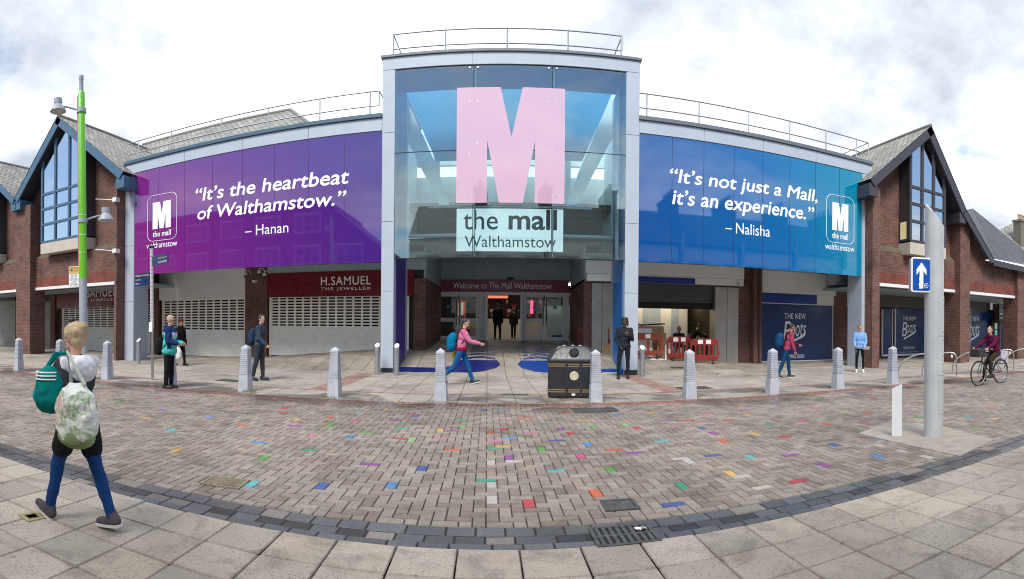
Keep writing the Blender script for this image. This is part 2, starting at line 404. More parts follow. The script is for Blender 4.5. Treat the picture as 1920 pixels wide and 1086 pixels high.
# herringbone street
COLS0 = dict(red=(.50, .018, .04), teal=(.01, .33, .23), ltblue=(.05, .25, .56), blue=(.008, .085, .36), turq=(.08, .44, .48), orange=(.68, .10, .02),
            green=(.07, .36, .04), yellow=(.68, .40, .08), pink=(.56, .05, .22), purple=(.27, .05, .34), white=(.50, .48, .45), lime=(.22, .48, .13), rose=(.55, .16, .30))
COLS = {k: tuple(a*.72+b*.16 for a, b in zip(v, (.3, .25, .22))) for k, v in COLS0.items()}
PAINT = """993,953,red;896,901,teal;742,913,ltblue;604,908,blue;478,907,turq;1116,923,orange;1246,954,blue;1270,911,teal;1481,904,red;1150,886,green;1034,885,turq;1357,887,yellow;1340,855,blue;1402,855,turq;1094,855,pink;960,862,purple;797,877,blue;702,873,purple;591,845,teal;488,861,green;327,845,yellow;843,845,orange;932,840,yellow;916,841,teal;965,823,ltblue;933,829,rose;838,826,rose;757,825,red;768,827,lime;666,819,ltblue;478,832,ltblue;1018,842,green;1104,833,ltblue;1157,845,orange;1571,836,blue;1479,820,red;1538,870,purple;1662,860,ltblue;1263,865,purple;1237,831,turq;1360,827,orange;917,815,orange;950,807,red;1054,807,purple;1038,827,blue;1078,816,red;1118,802,green;870,800,lime;846,811,purple;830,809,yellow;747,804,teal;590,817,rose;620,800,green;622,784,orange;730,790,purple;776,778,red;775,783,blue;763,765,teal;675,773,turq;726,767,yellow;603,763,pink;672,758,orange;1203,806,red;1255,801,rose;1296,789,red;1320,805,blue;1367,790,red;1410,780,yellow;328,808,turq;400,782,ltblue;462,800,orange;443,764,pink;378,751,turq;303,748,pink;304,770,purple;279,786,yellow;222,755,green;205,740,orange;192,724,teal;292,733,blue;484,746,blue;120,848,green;1614,811,teal;1622,775,orange;1640,745,orange;1622,792,pink;1642,822,ltblue;1725,783,green;1820,785,turq;1856,764,orange;1810,745,blue;1870,787,yellow;1843,805,lime;1380,741,turq;1386,762,orange;1447,760,ltblue;1530,768,rose;1560,760,teal;1532,749,green;1600,741,purple;1500,790,pink;1450,800,teal;1215,775,yellow;1250,790,purple;1160,780,ltblue;1000,770,purple;1090,790,yellow;1130,765,rose;1020,795,teal;985,785,orange;905,770,blue;940,765,turq;876,788,teal;690,812,green;540,800,purple;520,775,red;532,768,red;560,790,yellow;655,790,pink;1190,850,purple;1500,855,purple;1420,815,yellow;1700,800,yellow;1285,770,teal;1330,775,pink;30,719,red;25,700,blue;1345,815,purple;1545,795,orange;1575,775,lime;1000,815,rose;1060,775,red;1170,800,lime;918,870,white;966,869,white;915,912,white;914,940,white;1378,898,white;1418,915,white;1640,835,white;1690,850,white;1745,862,white;1262,861,white;1290,868,white;1780,770,white;1690,748,yellow"""
paint = {}
bs = .1055
def bkey(x, y):
    i, j = math.floor(x/bs), math.floor((y-3.94)/bs); k = (i-j) % 4
    return (i, j) if k in (0, 2) else (i-1, j) if k == 1 else (i, j+1)
for e in PAINT.split(';'):
    a, b, c = e.split(','); g = G(float(a), float(b)); paint[bkey(*unrot(g.x, g.y))] = c
Y0H, Y1H = 3.94, 10.05
rows = int((Y1H-Y0H)/bs)
for j in range(-1, rows+1):
    for i in range(int(-19/bs), int(19.5/bs)):
        k = (i-j) % 4
        if k == 0: x0, x1, y0, y1 = i*bs, (i+2)*bs, Y0H+j*bs, Y0H+(j+1)*bs
        elif k == 2: x0, x1, y0, y1 = i*bs, (i+1)*bs, Y0H+(j-1)*bs, Y0H+(j+1)*bs
        else: continue
        y0 = max(y0, Y0H); y1 = min(y1, Y0H+rows*bs)
        if y1-y0 < .03: continue
        c = jc(random.choice([(.285, .24, .203), (.305, .26, .219), (.255, .212, .176), (.275, .235, .20), (.22, .175, .146)]), .10, .02)
        if (i, j) in paint: c = jc(COLS[paint[(i, j)]], .08, .02)
        elif random.random() < .0015 and y0 > 6: c = jc(random.choice(list(COLS.values())), .1)
        slab(mb, x0, x1, y0, y1, c, .0032, .0042, jit=.0013)
Y1H = Y0H+rows*bs
M_pav = tinted('paver', .72, .36, 60, .5, speck=.45, stain=(.12, .10, .095), gum=.3, band=(10.4, 1.7))
struct(mb.build('road', M_pav))
jm = MB(); jm.box(-30, 30, 3.3, 30.0, -.05, .003); struct(jm.build('ground_joints', pm('joint_sand', (.03, .025, .022), .95, 0., .3, 9)))
# dark gutter setts
mb = MB()
for r_, (a, b) in enumerate(((3.53, 3.635), (3.635, 3.775), (3.775, 3.935))):
    x = -12+r_*.07
    while x < 12.5:
        L_ = random.choice((.215, .215, .22, .30))
        c = jc((.098, .102, .110), .25, .02); 
        if random.random() < .07: c = jc((.25, .22, .20), .15)
        if r_ == 1: kk = random.choice((.9, .7, .3)); c = tuple(v*kk for v in c)
        slab(mb, x, x+L_, a, b, c, .004, .006, .014-(.008 if r_ == 1 else .002)); x += L_
M_sett = tinted('blue_sett', .5, .35, 40, .4, speck=.2)
struct(mb.build('kerb', M_sett))
# near pavement slabs
mb = MB(); yy = 3.53; sw = .42
rowsY = []
while yy > -5.2: rowsY.append((yy-sw, yy)); yy -= sw
for (a, b) in rowsY:
    for i in range(-30, 30):
        x0 = i*sw-.19; c = jc(random.choice([(.41, .355, .295), (.38, .335, .283), (.43, .372, .307), (.35, .308, .262)]), .08, .015)
        slab(mb, x0, x0+sw, a, b, c, .005, .007, .018, jit=.0018)
M_slab = tinted('concrete_slab', .82, .26, 55, .5, wet=False, speck=.85, stain=(.10, .075, .055), gum=.55)
struct(mb.build('pavement_near', M_slab))
# far pavement: border bricks, slab strip, thin red line, slabs up to and under the building
mb = MB(); x = -30
while x < 30:
    slab(mb, x, x+.105, Y1H, Y1H+.225, jc((.27, .135, .105), .2), .003, .004)
    slab(mb, x, x+.105, Y1H+.225, Y1H+.45, jc((.25, .13, .105), .2), .003, .004); x += .105
yb = Y1H+.45
x = -30
while x < 30: slab(mb, x, x+.6, yb, 11.68, jc((.36, .33, .29), .1), .004, .005); x += .6
x = -30
while x < 30: slab(mb, x, x+.215, 11.68, 11.80, jc((.30, .11, .085), .2), .003, .004); x += .215
y = 11.80
while y < 33:
    x = -30
    while x < 29.9:
        c = jc(random.choice([(.385, .34, .29), (.405, .36, .305), (.355, .315, .27)]), .06, .015)
        if y > 16.9: c = tuple(v*.8 for v in c)  # canopy shade put into the slab colour under the building
        if abs(y-17.0) < .3 and False: pass
        in_strip = (4.3 < x+.3 < 4.9 or -3.9 < x+.3 < -3.3) and y < 16.2
        if in_strip:
            for q in range(6):
                for p in range(3): slab(mb, x+.2*p, x+.2*p+.2, y+.1*q, y+.1*q+.1, jc((.33, .20, .165), .15), .003, .003)
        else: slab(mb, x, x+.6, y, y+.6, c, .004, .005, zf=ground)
        x += .6
    y += .6
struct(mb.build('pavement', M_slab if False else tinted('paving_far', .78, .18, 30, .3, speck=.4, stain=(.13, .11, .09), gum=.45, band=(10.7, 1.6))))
# blue floor ribbons of the entrance
def sheet(mb, poly, lift=.02, nx=1):
    bm = bmesh.new(); f = bm.faces.new([bm.verts.new((x, y, 0)) for x, y in poly])
    bmesh.ops.triangulate(bm, faces=[f]); 
    for _ in range(3): bmesh.ops.subdivide_edges(bm, edges=[e for e in bm.edges if e.calc_length() > .45], cuts=1, use_grid_fill=True)
    bmesh.ops.triangulate(bm, faces=bm.faces[:])
    vs = [(v.co.x, v.co.y, ground(v.co.x, v.co.y)+lift) for v in bm.verts]; bm.verts.index_update()
    fs = []
    for f in bm.faces:
        ids = [v.index for v in f.verts]; fs.append(tuple(ids if f.normal.z > 0 else ids[::-1]))
    mb.mesh(vs, fs); bm.free()
def ribbon(sx, mat, lab):
    mb = MB()
    arc = [(sx*3.8, 17.55), (sx*2.3, 17.55), (sx*1.85, 17.9), (sx*1.75, 18.45), (sx*.42, 18.45)]
    arc += [(sx*.30, 18.0), (sx*.45, 17.62), (sx*.85, 17.25), (sx*1.5, 16.98), (sx*2.2, 16.86), (sx*3.8, 16.80)]
    sheet(mb, arc, .026)
    root = thing('floor_graphic', lab, 'floor graphic', (sx*1.2, 17.2, 0), group='painted ribbons and chevrons on the entrance floor')
    mb.build('ribbon', mat, root)
    for k in range(7):
        y = 18.75+k*.62; d = .10-.008*k
        mb = MB(); sheet(mb, [(sx*1.05-.55, y-.16), (sx*1.05, y+.10), (sx*1.05+.55, y-.16), (sx*1.05+.55, y-.02+d), (sx*1.05, y+.26+d), (sx*1.05-.55, y-.02+d)], .026); mb.build('chevron', mat, root)
ribbon(-1, pm('floor_purple', (.008, .014, .13), .35, 0, .1), 'dark indigo floor ribbon with chevrons sweeping in from the left purple post')
ribbon(1, pm('floor_blue', (.006, .045, .26), .35, 0, .1), 'brighter blue floor ribbon with chevrons beside the right blue post')

# ---------------------------------------------------------------- mall building
YF = 16.7; YB = 20.5; YD = 25.0
mall = thing('mall_building', 'shopping centre front with tall glass entrance tower between purple and blue quote panels', 'shopping centre', (0, YF, 0))
XL0, XL1, XT0, XT1, XR0, XR1 = -15.26, -4.22, -3.79, 3.76, 4.22, 13.96
def part(fn, name, mat, bevel=0, parent=None, label=None):
    mb = MB(); fn(mb); return mb.build(name, mat, parent or mall, bevel=bevel, label=label)
def clad(mb, x0, x1, z0, z1, nx=1, nz=1, y0=YF, d=.12, g=.008, zs=None, xs=None):
    xs = xs or [x0+(x1-x0)*i/nx for i in range(nx+1)]; zs = zs or [z0+(z1-z0)*i/nz for i in range(nz+1)]
    mb.box(x0, x1, y0+.02, y0+d, z0, z1)
    for a, b in zip(xs, xs[1:]):
        for c, e in zip(zs, zs[1:]): mb.box(a+g, b-g, y0, y0+.015, c+g, e-g)
# posts of the tower
for x0, x1, s, rb, nm in ((-4.22, -3.79, -1, M_purple, 'purple'), (3.76, 4.22, 1, M_blue, 'blue')):
    def f(mb):
        clad(mb, x0, x1, .0, 10.02, 1, 1, zs=[.18, 2.72, 5.02, 7.95, 10.02])
        mb.box(x0, x1, YF+.12, YF+2.3, 0.18, 10.02)
    part(f, 'tower_post', M_clad)
    xin = x1+.003 if s < 0 else x0-.003
    part(lambda mb: mb.box(xin-.004, xin+.004, YF+.35, YF+1.95, ground(3.5*s, 17.8)-.15, 10.0), 'ribbon_panel', rb, label='%s ribbon panel on the inner face of the tower post' % nm)
    part(lambda mb: mb.box(x0+.01, x1-.01, YF-.012, YF+.3, .0, .17), 'plinth', M_black)
part(lambda mb: clad(mb, -4.22, 4.22, 10.02, 10.42, zs=[10.02, 10.42], xs=[-4.22, -1.25, 1.3, 4.22]), 'tower_fascia', M_clad)
def f(mb): mb.box(-4.27, 4.27, YF-.06, YF+.4, 10.42, 10.5); mb.box(-4.27, -4.0, YF+.4, YF+6.4, 10.42, 10.5); mb.box(4.0, 4.27, YF+.4, YF+6.4, 10.42, 10.5)
part(f, 'coping', M_copinggrey)
def f(mb):
    mb.box(-4.2, -4.1, 19.0, 22.8, 10.0, 10.42); mb.box(4.1, 4.2, 19.0, 22.8, 10.0, 10.42); mb.box(-4.1, 4.1, YF+.13, YF+.3, 10.03, 10.42)
part(f, 'parapet', M_clad)
# tower body behind glass: side walls, back wall with a strip window, ceiling, blue backdrop and pale diagonal beams
M_inwhite = pm('interior_white', (.80, .86, .84), .7, 0, .05)
M_deep = pm('interior_blue', (.0, .22, .40), .6, 0, .06, .5)
M_deeper = pm('interior_indigo', (.03, .07, .36), .6, 0, .06)
YW = 22.6
zs_lo, zs_hi = ZZ(960, 331, YW), ZZ(960, 309, YW)
def f(mb):
    mb.box(-4.1, 4.1, YW, YW+.2, 6.65, zs_lo); mb.box(-4.1, 4.1, YW, YW+.2, zs_hi, 10.0)
    mb.box(-4.2, -4.1, 19.0, YW, 4.9, 10.0); mb.box(4.1, 4.2, 19.0, YW, 4.9, 10.0)
part(f, 'interior_wall', M_inwhite)
part(lambda mb: mb.box(-4.1, 4.1, YF+.2, 18.3, 9.95, 10.02), 'tower_ceiling', M_deeper)
b0 = [P(x, y, 19.5) for x, y in ((758, 130), (1150, 130), (1150, 172), (1092, 302), (818, 302), (760, 172))]
part(lambda mb: mb.prism([(p.x, p.z) for p in b0], 19.5, 19.56), 'backdrop_panel', M_deep)
top_ = [P(x, y, 19.4) for x, y in ((745, 122), (1165, 122), (1165, 150), (745, 150))]
part(lambda mb: mb.prism([(p.x, p.z) for p in top_], 19.36, 19.42), 'backdrop_band', M_deeper)
for pts in (((755, 168), (822, 320), (843, 384), (824, 384), (757, 250)), ((1149, 172), (1086, 320), (1062, 384), (1082, 384), (1149, 258))):
    q = [P(x, y, 19.3) for x, y in pts]
    part(lambda mb: mb.prism([(p.x, p.z) for p in q], 19.1, 19.3), 'diagonal_beam', pm('beam_pale', (.84, .88, .84), .6, 0, .05))
for px in (819, 1064):
    x = XX(px, 21.5, 350); part(lambda mb: mb.box(x-.12, x+.12, 21.4, 21.6, 6.5, 9.9), 'interior_post', M_inwhite)
for px in (748, 1158):
    x = XX(px, 17.6, 350); part(lambda mb: mb.box(x-.02, x+.02, 17.5, 17.9, 3.9, 9.9), 'glass_fin', pm('fin_pale', (.7, .76, .76), .3, 0, .03))
part(lambda mb: mb.box(-4.1, 4.1, 20.9, YW+.2, 6.35, 6.6), 'bridge_floor', M_dark)
part(lambda mb: mb.box(-4.2, 4.2, YW+.3, YW+.5, 4.6, 6.4), 'rear_wall', pm('rear_teal', (.10, .13, .14), .7))
# glass panes
gz = [3.80, 7.27, 10.02]; gx = [-3.79, -1.21, 1.33, 3.76]
gp = MB()
for a, b in zip(gx, gx[1:]):
    for c, e in zip(gz, gz[1:]):
        m = MB(); m.box(a+.009, b-.009, YF+.04, YF+.052, c+.009, e-.009); m.build('glass_pane', M_glass, mall)
m = MB()
for x in gx[1:-1]: m.box(x-.010, x+.010, YF+.036, YF+.056, 3.8, 10.02)
m.box(gx[0], gx[-1], YF+.034, YF+.058, 7.26, 7.28); m.box(gx[0], gx[-1], YF+.03, YF+.06, 3.77, 3.80)
m.box(gx[0], gx[-1], YF+.03, YF+.06, 10.0, 10.03)
m.build('glazing_seal', M_dark, mall)
for x in gx[1:-1]:
    m = MB(); m.box(x-.02+.05, x+.02+.05, YF+.12, YF+.5, 3.85, 9.95); m.build('glass_fin', pm('fin_clear', (.45, .55, .55), .2, 0, .03), mall)
    for z in (8.8, 7.45, 7.1, 5.75, 3.98, 9.9):
        m = MB()
        for s in (-1, 1):
            m.tube([(x, YF+.10, z), (x+s*.11, YF+.06, z+.03), (x+s*.13, YF+.02, z+.03)], .012, 6)
            m.lathe([(.03, -.01), (.03, .012)], (x+s*.13, YF+.02, z+.03), 12, Matrix.Rotation(math.pi/2, 3, 'X'))
        m.build('spider_fitting', M_steel, mall)
# big pink M
Mz0, Mz1 = 5.56, 9.28
MP = [(-1.75, Mz0), (-.76, Mz0), (-.76, 7.57), (-.37, Mz0), (.40, Mz0), (.78, 7.57), (.78, Mz0), (1.74, Mz0), (1.74, Mz1), (.37, Mz1), (.02, 7.68), (-.34, Mz1), (-1.75, Mz1)]
part(lambda mb: mb.prism(MP, YF+.014, YF+.034), 'letter_m', M_pink, label='giant pink letter M on the glass of the tower')
sb = part(lambda mb: mb.box(-1.76, 1.74, YF+.30, YF+.36, 4.05, 5.44), 'sign_board', pm('sign_pale', (.96, .89, .87), .5, 0, .04, emit=.32))  # glow added to keep the board pale against reflections in the glass
M_ltdk = pm('letter_dark', (.03, .045, .055), .5, 0, 0); M_ltgr = pm('letter_grey', (.07, .085, .095), .5, 0, 0)
YS = YF+.298
def ZS(py): return ZZ(955, py, YS)
text('the', XX(867, YS), XX(932, YS), ZS(431), ZS(394), YS, M_ltdk, sb, bold=.004)
text('mall', XX(952, YS), XX(1043, YS), ZS(431), ZS(392), YS, M_ltdk, sb, bold=.022)
text('Walthamstow', XX(870, YS), XX(1041, YS), ZS(464), ZS(442), YS, M_ltgr, sb)
part(lambda mb: mb.box(-2.7, 2.7, YF+.34, YF+.40, 5.50, 5.54), 'hanging_rail', M_white)
# wings
for side, (x0, x1, pz0, bm_, cop) in {'l': (XL0, XL1, 3.68, M_banL, M_coping), 'r': (XR0, XR1, 3.78, M_banR, M_copinggrey)}.items():
    pa, pb = (x0+.53, x1) if side == 'l' else (x0, x1-.53)
    px_ = (x0, x0+.53) if side == 'l' else (x1-.53, x1)
    part(lambda mb: mb.box(pa, pb, YF+.03, YF+.12, pz0, 8.03), 'quote_panel', bm_, label='glossy %s panel with a quotation in white letters' % ('purple' if side == 'l' else 'blue'))
    def f(mb):
        for k in range(1, 8):
            x = pa+(pb-pa)*k/8; mb.box(x-.006, x+.006, YF+.024, YF+.034, pz0, 8.03)
    part(f, 'panel_joint', pm('joint_dark', (.03, .012, .08), .4, 0, 0))
    nx = 4
    part(lambda mb: clad(mb, x0, x1, 8.04, 8.47, xs=[x0]+[pa+(pb-pa)*k/nx for k in range(1, nx)]+[x1], zs=[8.04, 8.47]), 'wing_fascia', M_clad)
    part(lambda mb: mb.box(x0-.03, x1+.0, YF-.07, YF+1.5, 8.475, 8.60), 'coping', cop)
    def f(mb):
        clad(mb, px_[0], px_[1], 0, 8.03, zs=[.0, 2.55, 4.95, 8.03]); mb.box(px_[0], px_[1], YF+.12, YF+.95, .02, 8.02)
    part(f, 'wing_post', M_clad)
    part(lambda mb: mb.box(x0, x1, YF+.14, YB, 8.0, 8.1), 'flat_roof', M_copinggrey)
    part(lambda mb: mb.box(x0+.02, x1-.01, YF+.13, YB+.02, 4.52, 4.6), 'canopy_soffit', M_soff)
    part(lambda mb: mb.box(pa, pb, YF+.13, YF+.2, 4.0, 7.99), 'panel_backing', M_cladd)
# quotations
Yq = YF+.028
ql = mall.children
qL = [o for o in mall.children if o.name.startswith('quote_panel')]
PL, PR = qL[0], qL[1]
text('\u201cIt\u2019s the heartbeat', -11.57, -5.39, 6.38, 6.87, Yq, M_letter, PL, shear=.15, thick=.026)
text('of Walthamstow.\u201d', -11.48, -5.48, 5.66, 6.14, Yq, M_letter, PL, shear=.15, thick=.026)
text('\u2013 Hanan', -9.35, -7.6, 4.85, 5.22, Yq, M_letter, PL)
text('\u201cIt\u2019s not just a Mall,', 5.29, 11.2, 6.37, 6.97, Yq, M_letter, PR, shear=.15, thick=.026)
text('it\u2019s an experience.\u201d', 5.38, 11.05, 5.62, 6.27, Yq, M_letter, PR, shear=.15, thick=.026)
text('\u2013 Nalisha', 7.35, 9.14, 4.95, 5.34, Yq, M_letter, PR)
def logo(x0, x1, par):
    w_ = x1-x0; m = MB(); q = [(x0+(p[0]+1.75)/3.49*w_, 5.52+(p[1]-Mz0)/3.72*1.10) for p in MP]
    m.prism(q, Yq-.01, Yq); o = m.build('logo_letter', M_letter, par)
    text('the mall', x0, x1, 5.20, 5.43, Yq, M_letter, par, bold=.01)
    text('walthamstow', x0-.33, x1+.33, 4.74, 4.98, Yq, M_letter, par)
    m = MB(); r = .28; a0, a1, c0, c1 = x0-.28, x1+.30, 5.03, 6.92; pts = []
    for cx, cz, st in ((a1-r, c1-r, 0), (a0+r, c1-r, 90), (a0+r, c0+r, 180), (a1-r, c0+r, 270)):
        for k in range(7): a = math.radians(st+k*15); pts.append((cx+r*math.cos(a), cz+r*math.sin(a)))
    n_ = len(pts)
    for i in range(n_):
        a, b = Vector((pts[i][0], Yq-.004, pts[i][1])), Vector((pts[(i+1) % n_][0], Yq-.004, pts[(i+1) % n_][1])); m.tube([a, b], .011, 5)
    m.build('logo_outline', M_letter, par)
logo(-13.72, -12.78, PL); logo(11.93, 12.72, PR)

# arcade under the wings -------------------------------------------------
def clad_wall(mb, x0, x1, y, z0, z1, step=.75):
    mb.box(x0, x1, y, y+.1, z0, z1); x = x0
    while x < x1-.01:
        mb.box(x+.008, min(x+step, x1)-.008, y-.014, y-.002, z0, z1); x += step
def shutter(x0, x1, y, z0, z1, zm, mat, name='roller_shutter', cols=13, par=None, label=None):
    m = MB(); zb = z0
    k = 0; z = zb
    while z < zm-.01:
        m.prism([(y+.0, z), (y-.012, z+.02), (y-.012, z+.065), (y, z+.082)], x0, x1, 'YZ'); z += .083
    rows_ = max(1, int((z1-zm)/.125)); hh = (z1-zm)/rows_ if z1 > zm+.1 else 0
    if hh:
        for r in range(rows_+1): m.box(x0, x1, y-.018, y, zm+r*hh-.03, zm+r*hh+.03)
        wv = (x1-x0)/cols
        for c in range(cols+1): m.box(x0+c*wv-.045, x0+c*wv+.045, y-.014, y-.002, zm, z1)
    m.box(x0-.09, x0, y-.04, y+.03, z0-.05, z1+.02); m.box(x1, x1+.09, y-.04, y+.03, z0-.05, z1+.02)
    m.box(x0, x1, y-.022, y+.02, z0-.03, z0+.03)
    o = m.build(name, mat, par or mall, label=label)
    m = MB(); m.box(x0-.05, x1+.05, y+.03, y+.06, z0-.3, z1+.05); m.build('shutter_backing', M_dark, o)
    return o
zc = ZZ(612, 510, YB)           # underside of the cladding band
m = MB(); clad_wall(m, XX(470, YB), -3.30, YB-.1, zc, 4.55); clad_wall(m, XL0+.6, XX(470, YB), YB-.1, zc, 4.55); m.build('soffit_cladding', M_cladd, mall)
m = MB(); clad_wall(m, 2.95, XR1-.05, YB-.1, 3.95, 4.55); m.build('soffit_cladding', M_cladd, mall)
# walls behind (solid brick) and piers
def wallbox(x0, x1, z1=4.6, y0=YB, y1=YB+.4, mat=M_brick, name='brick_pier', z0=-.2):
    m = MB(); m.box(x0, x1, y0, y1, z0, z1); return m.build(name, mat, mall)
wallbox(XX(462, YB), XX(503, YB), y0=YB-.12)
wallbox(XX(776, YB), -3.32, y0=YB-.1, y1=YD, z1=3.49)
wallbox(XX(285, YB), XX(299, YB), y0=YB-.12); wallbox(XX(244, YB), XX(265, YB), y0=YB-.0, mat=M_red, name='side_panel', z0=ZZ(255, 560, YB))
# left outer white shutter with pale fascia
xa, xb = XX(304, YB), XX(460, YB)
zt = ZZ(382, 561, YB)
shutter(xa+.12, xb-.02, YB, .12, zt+.1, ZZ(382, 619, YB), M_cream, cols=11, label='cream roller shutter, solid below and slotted above, left of the corner pier')
m = MB(); m.box(xa-.1, xb+.05, YB-.14, YB-.02, zt, ZZ(382, 508, YB)); m.build('fascia_board', M_fasgrey, mall, bevel=.01)
# narrow return shop by the wing post
shutter(XX(266, YB), XX(284, YB), YB+.05, .12, ZZ(275, 567, YB), ZZ(275, 614, YB), M_cream, cols=2)
m = MB(); m.box(XX(262, YB), XX(285, YB), YB-.05, YB+.04, ZZ(275, 567, YB), ZZ(275, 512, YB)); fs = m.build('fascia_board', M_red, mall)
text('H.SAMUEL', XX(267, YB), XX(284, YB), ZZ(275, 540, YB), ZZ(275, 533, YB), YB-.052, M_letterb, fs)
# jeweller
xa, xb = XX(509, YB), XX(772, YB)
zt = ZZ(640, 556, YB)
m_ = shutter(xa, xb-.2, YB, .30, zt, ZZ(640, 613, YB), M_cream, cols=16, label='long cream roller shutter of the jeweller, dented at its lower edge')
m = MB(); m.box(XX(503, YB), XX(775, YB), YB-.16, YB-.03, zt, zc); fs = m.build('fascia_board', M_red, mall, bevel=.008, label='dark red fascia board of the jeweller')
Yt = YB-.162
text('H.SAMUEL', XX(601, Yt), XX(695, Yt), ZZ(648, 534.5, Yt), ZZ(648, 518, Yt), Yt, M_letterb, fs, bold=.01, spacing=1.1)
text('THE JEWELLER', XX(601, Yt), XX(695, Yt), ZZ(648, 545.5, Yt), ZZ(648, 538.5, Yt), Yt, M_letterb, fs, bold=.01, spacing=1.3)
# passage: side walls, upper cladding, ceiling, doors
PX0, PX1 = -3.32, 2.93
m = MB(); m.box(PX0-.1, PX0, YB, YD+.1, 3.5, 4.9); m.box(PX1, PX1+.1, YB, YD+.1, 3.4, 4.9); m.build('passage_cladding', M_cladd, mall)
m = MB(); m.box(PX1, PX1+.4, YB-.1, YD+.2, -.1, 3.5); m.build('brick_pier', M_brick, mall)
m = MB(); m.box(PX0-.6, PX1+.8, 18.6, YD+.3, 4.85, 4.92); m.build('entrance_soffit', M_soff, mall)
zw0, zw1 = ZZ(942, 548, YD), ZZ(942, 525, YD)
m = MB(); clad_wall(m, PX0, PX1, YD, zw1-.02, 4.86, .58); m.build('entrance_cladding', M_cladd, mall)
m = MB(); m.box(XX(819, YD-.1), XX(1066, YD-.1), YD-.12, YD-.02, zw0, zw1); ws = m.build('welcome_sign', M_maroon, mall, bevel=.008)
text('Welcome to The Mall Walthamstow', XX(849, YD-.12), XX(1034, YD-.12), ZZ(942, 541.5, YD-.12), ZZ(942, 530, YD-.12), YD-.122, M_letterb, ws, depth=.02)
# door screen
zd0 = ground(0, YD); M_alu = pm('door_frame', (.80, .85, .89), .4, .0, .06, 3)
m = MB(); zh = ZZ(942, 553, YD)
m.box(PX0, PX1, YD-.06, YD+.06, zh, zw0); m.box(XX(818, YD), XX(822, YD), YD-.05, YD+.05, zd0, zh); m.box(XX(1059, YD), XX(1066, YD), YD-.05, YD+.05, zd0, zh)
m.box(XX(898, YD), XX(912, YD), YD-.04, YD+.04, zd0, zh); m.box(XX(976, YD), XX(983, YD), YD-.04, YD+.04, zd0, zh); m.build('door_screen', M_alu, mall)
for a, b, ang in ((822, 858, 0), (860, 897, 0), (983, 1020, 0), (1022, 1059, 0)):
    x0, x1 = XX(a, YD), XX(b, YD); m = MB(); t_ = .10
    m.box(x0, x0+t_, YD-.03, YD+.03, zd0+.02, zh-.01); m.box(x1-t_, x1, YD-.03, YD+.03, zd0+.02, zh-.01)
    zmid = zd0+.98
    m.box(x0+t_, x1-t_, YD-.028, YD+.028, zd0+.02, zd0+.20); m.box(x0+t_, x1-t_, YD-.028, YD+.028, zh-.09, zh-.01); m.box(x0+t_, x1-t_, YD-.028, YD+.028, zmid-.09, zmid+.09)
    d = m.build('door', M_alu, mall, bevel=.005)
    m = MB(); m.box(x0+t_, x1-t_, YD-.004, YD+.004, zd0+.2, zh-.09); m.build('pane', M_dglass, d)
    hx = x1-t_/2 if a in (822, 983) else x0+t_/2
    m = MB(); m.tube([(hx, YD-.03, zd0+.75), (hx, YD-.10, zd0+.78), (hx, YD-.10, zh-.12), (hx, YD-.03, zh-.09)], .018, 8); m.build('handle', M_black, d)
    m = MB(); m.lathe([(.085, -.002), (.085, .002)], ((x0+x1)/2, YD-.008, zd0+1.62), 20, Matrix.Rotation(math.pi/2, 3, 'X')); m.build('door_sticker', pm('sticker_blue', (.02, .32, .62), .4, 0, 0), d)
for a in (912.5, 975.5):
    x0 = XX(a, YD); m = MB(); s = 1 if a < 940 else -1
    m.box(x0, x0+.05, YD-.95, YD-.05, zd0+.02, zd0+.14); m.box(x0, x0+.05, YD-.95, YD-.05, zh-.12, zh-.03); m.box(x0, x0+.05, YD-.95, YD-.87, zd0+.14, zh-.12); m.box(x0, x0+.05, YD-.13, YD-.05, zd0+.14, zh-.12); m.box(x0, x0+.05, YD-.87, YD-.13, zd0+.9, zd0+1.05)
    d = m.build('open_door', M_alu, mall); m = MB(); m.box(x0+.02, x0+.03, YD-.87, YD-.13, zd0+.14, zh-.12); m.build('pane', M_dglass, d)
m = MB(); m.tube([(-.12, YD-.15, zw1+.06), (.2, YD-.15, zw1+.06)], .045, 8); m.build('door_sensor', M_dark, mall)
# mall hall seen through the doors
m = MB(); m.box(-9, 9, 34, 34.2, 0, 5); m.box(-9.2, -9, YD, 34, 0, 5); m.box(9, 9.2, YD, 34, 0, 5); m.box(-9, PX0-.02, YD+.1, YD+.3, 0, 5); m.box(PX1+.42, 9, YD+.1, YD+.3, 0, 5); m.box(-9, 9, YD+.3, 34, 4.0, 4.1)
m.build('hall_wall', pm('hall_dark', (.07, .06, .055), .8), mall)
hz = .95
m = MB(); m.box(-2.4, 2.6, 31.5, 32.2, hz, hz+1.15); m.build('shop_counter', pm('counter', (.62, .56, .48), .5, 0, .2, 2), mall)
def litbox(name, x0, x1, y, z0, z1, col, e):
    m = MB(); m.box(x0, x1, y, y+.12, z0, z1); return m.build(name, pm(name+'_%d' % int(col[0]*99+col[1]*9), col, .4, 0, .3, 6, emit=e), mall)
random.seed(3)
for k in range(26):
    x = random.uniform(-2.3, 2.2); z = hz+1.3+random.choice((0, .28, .56, .84)); c = random.choice([(.75, .18, .08), (.7, .5, .3), (.8, .62, .5), (.12, .10, .09), (.5, .06, .05), (.75, .72, .66)])
    litbox('shelf_stock', x, x+random.uniform(.12, .32), 32.5, z, z+.2, c, 0)
litbox('shop_sign', -1.7, -.1, 32.3, hz+2.45, hz+2.6, (.8, .15, .08), .7); litbox('wall_lamp', 1.25, 1.42, 31.0, hz+1.45, hz+2.25, (.7, .05, .15), 1.2)
litbox('shop_display', -3.05, -2.5, 29.5, hz+1.2, hz+2.1, (.75, .12, .05), 0); litbox('shop_display', -2.9, -2.62, 29.4, hz+1.3, hz+2.0, (.9, .85, .8), 0)
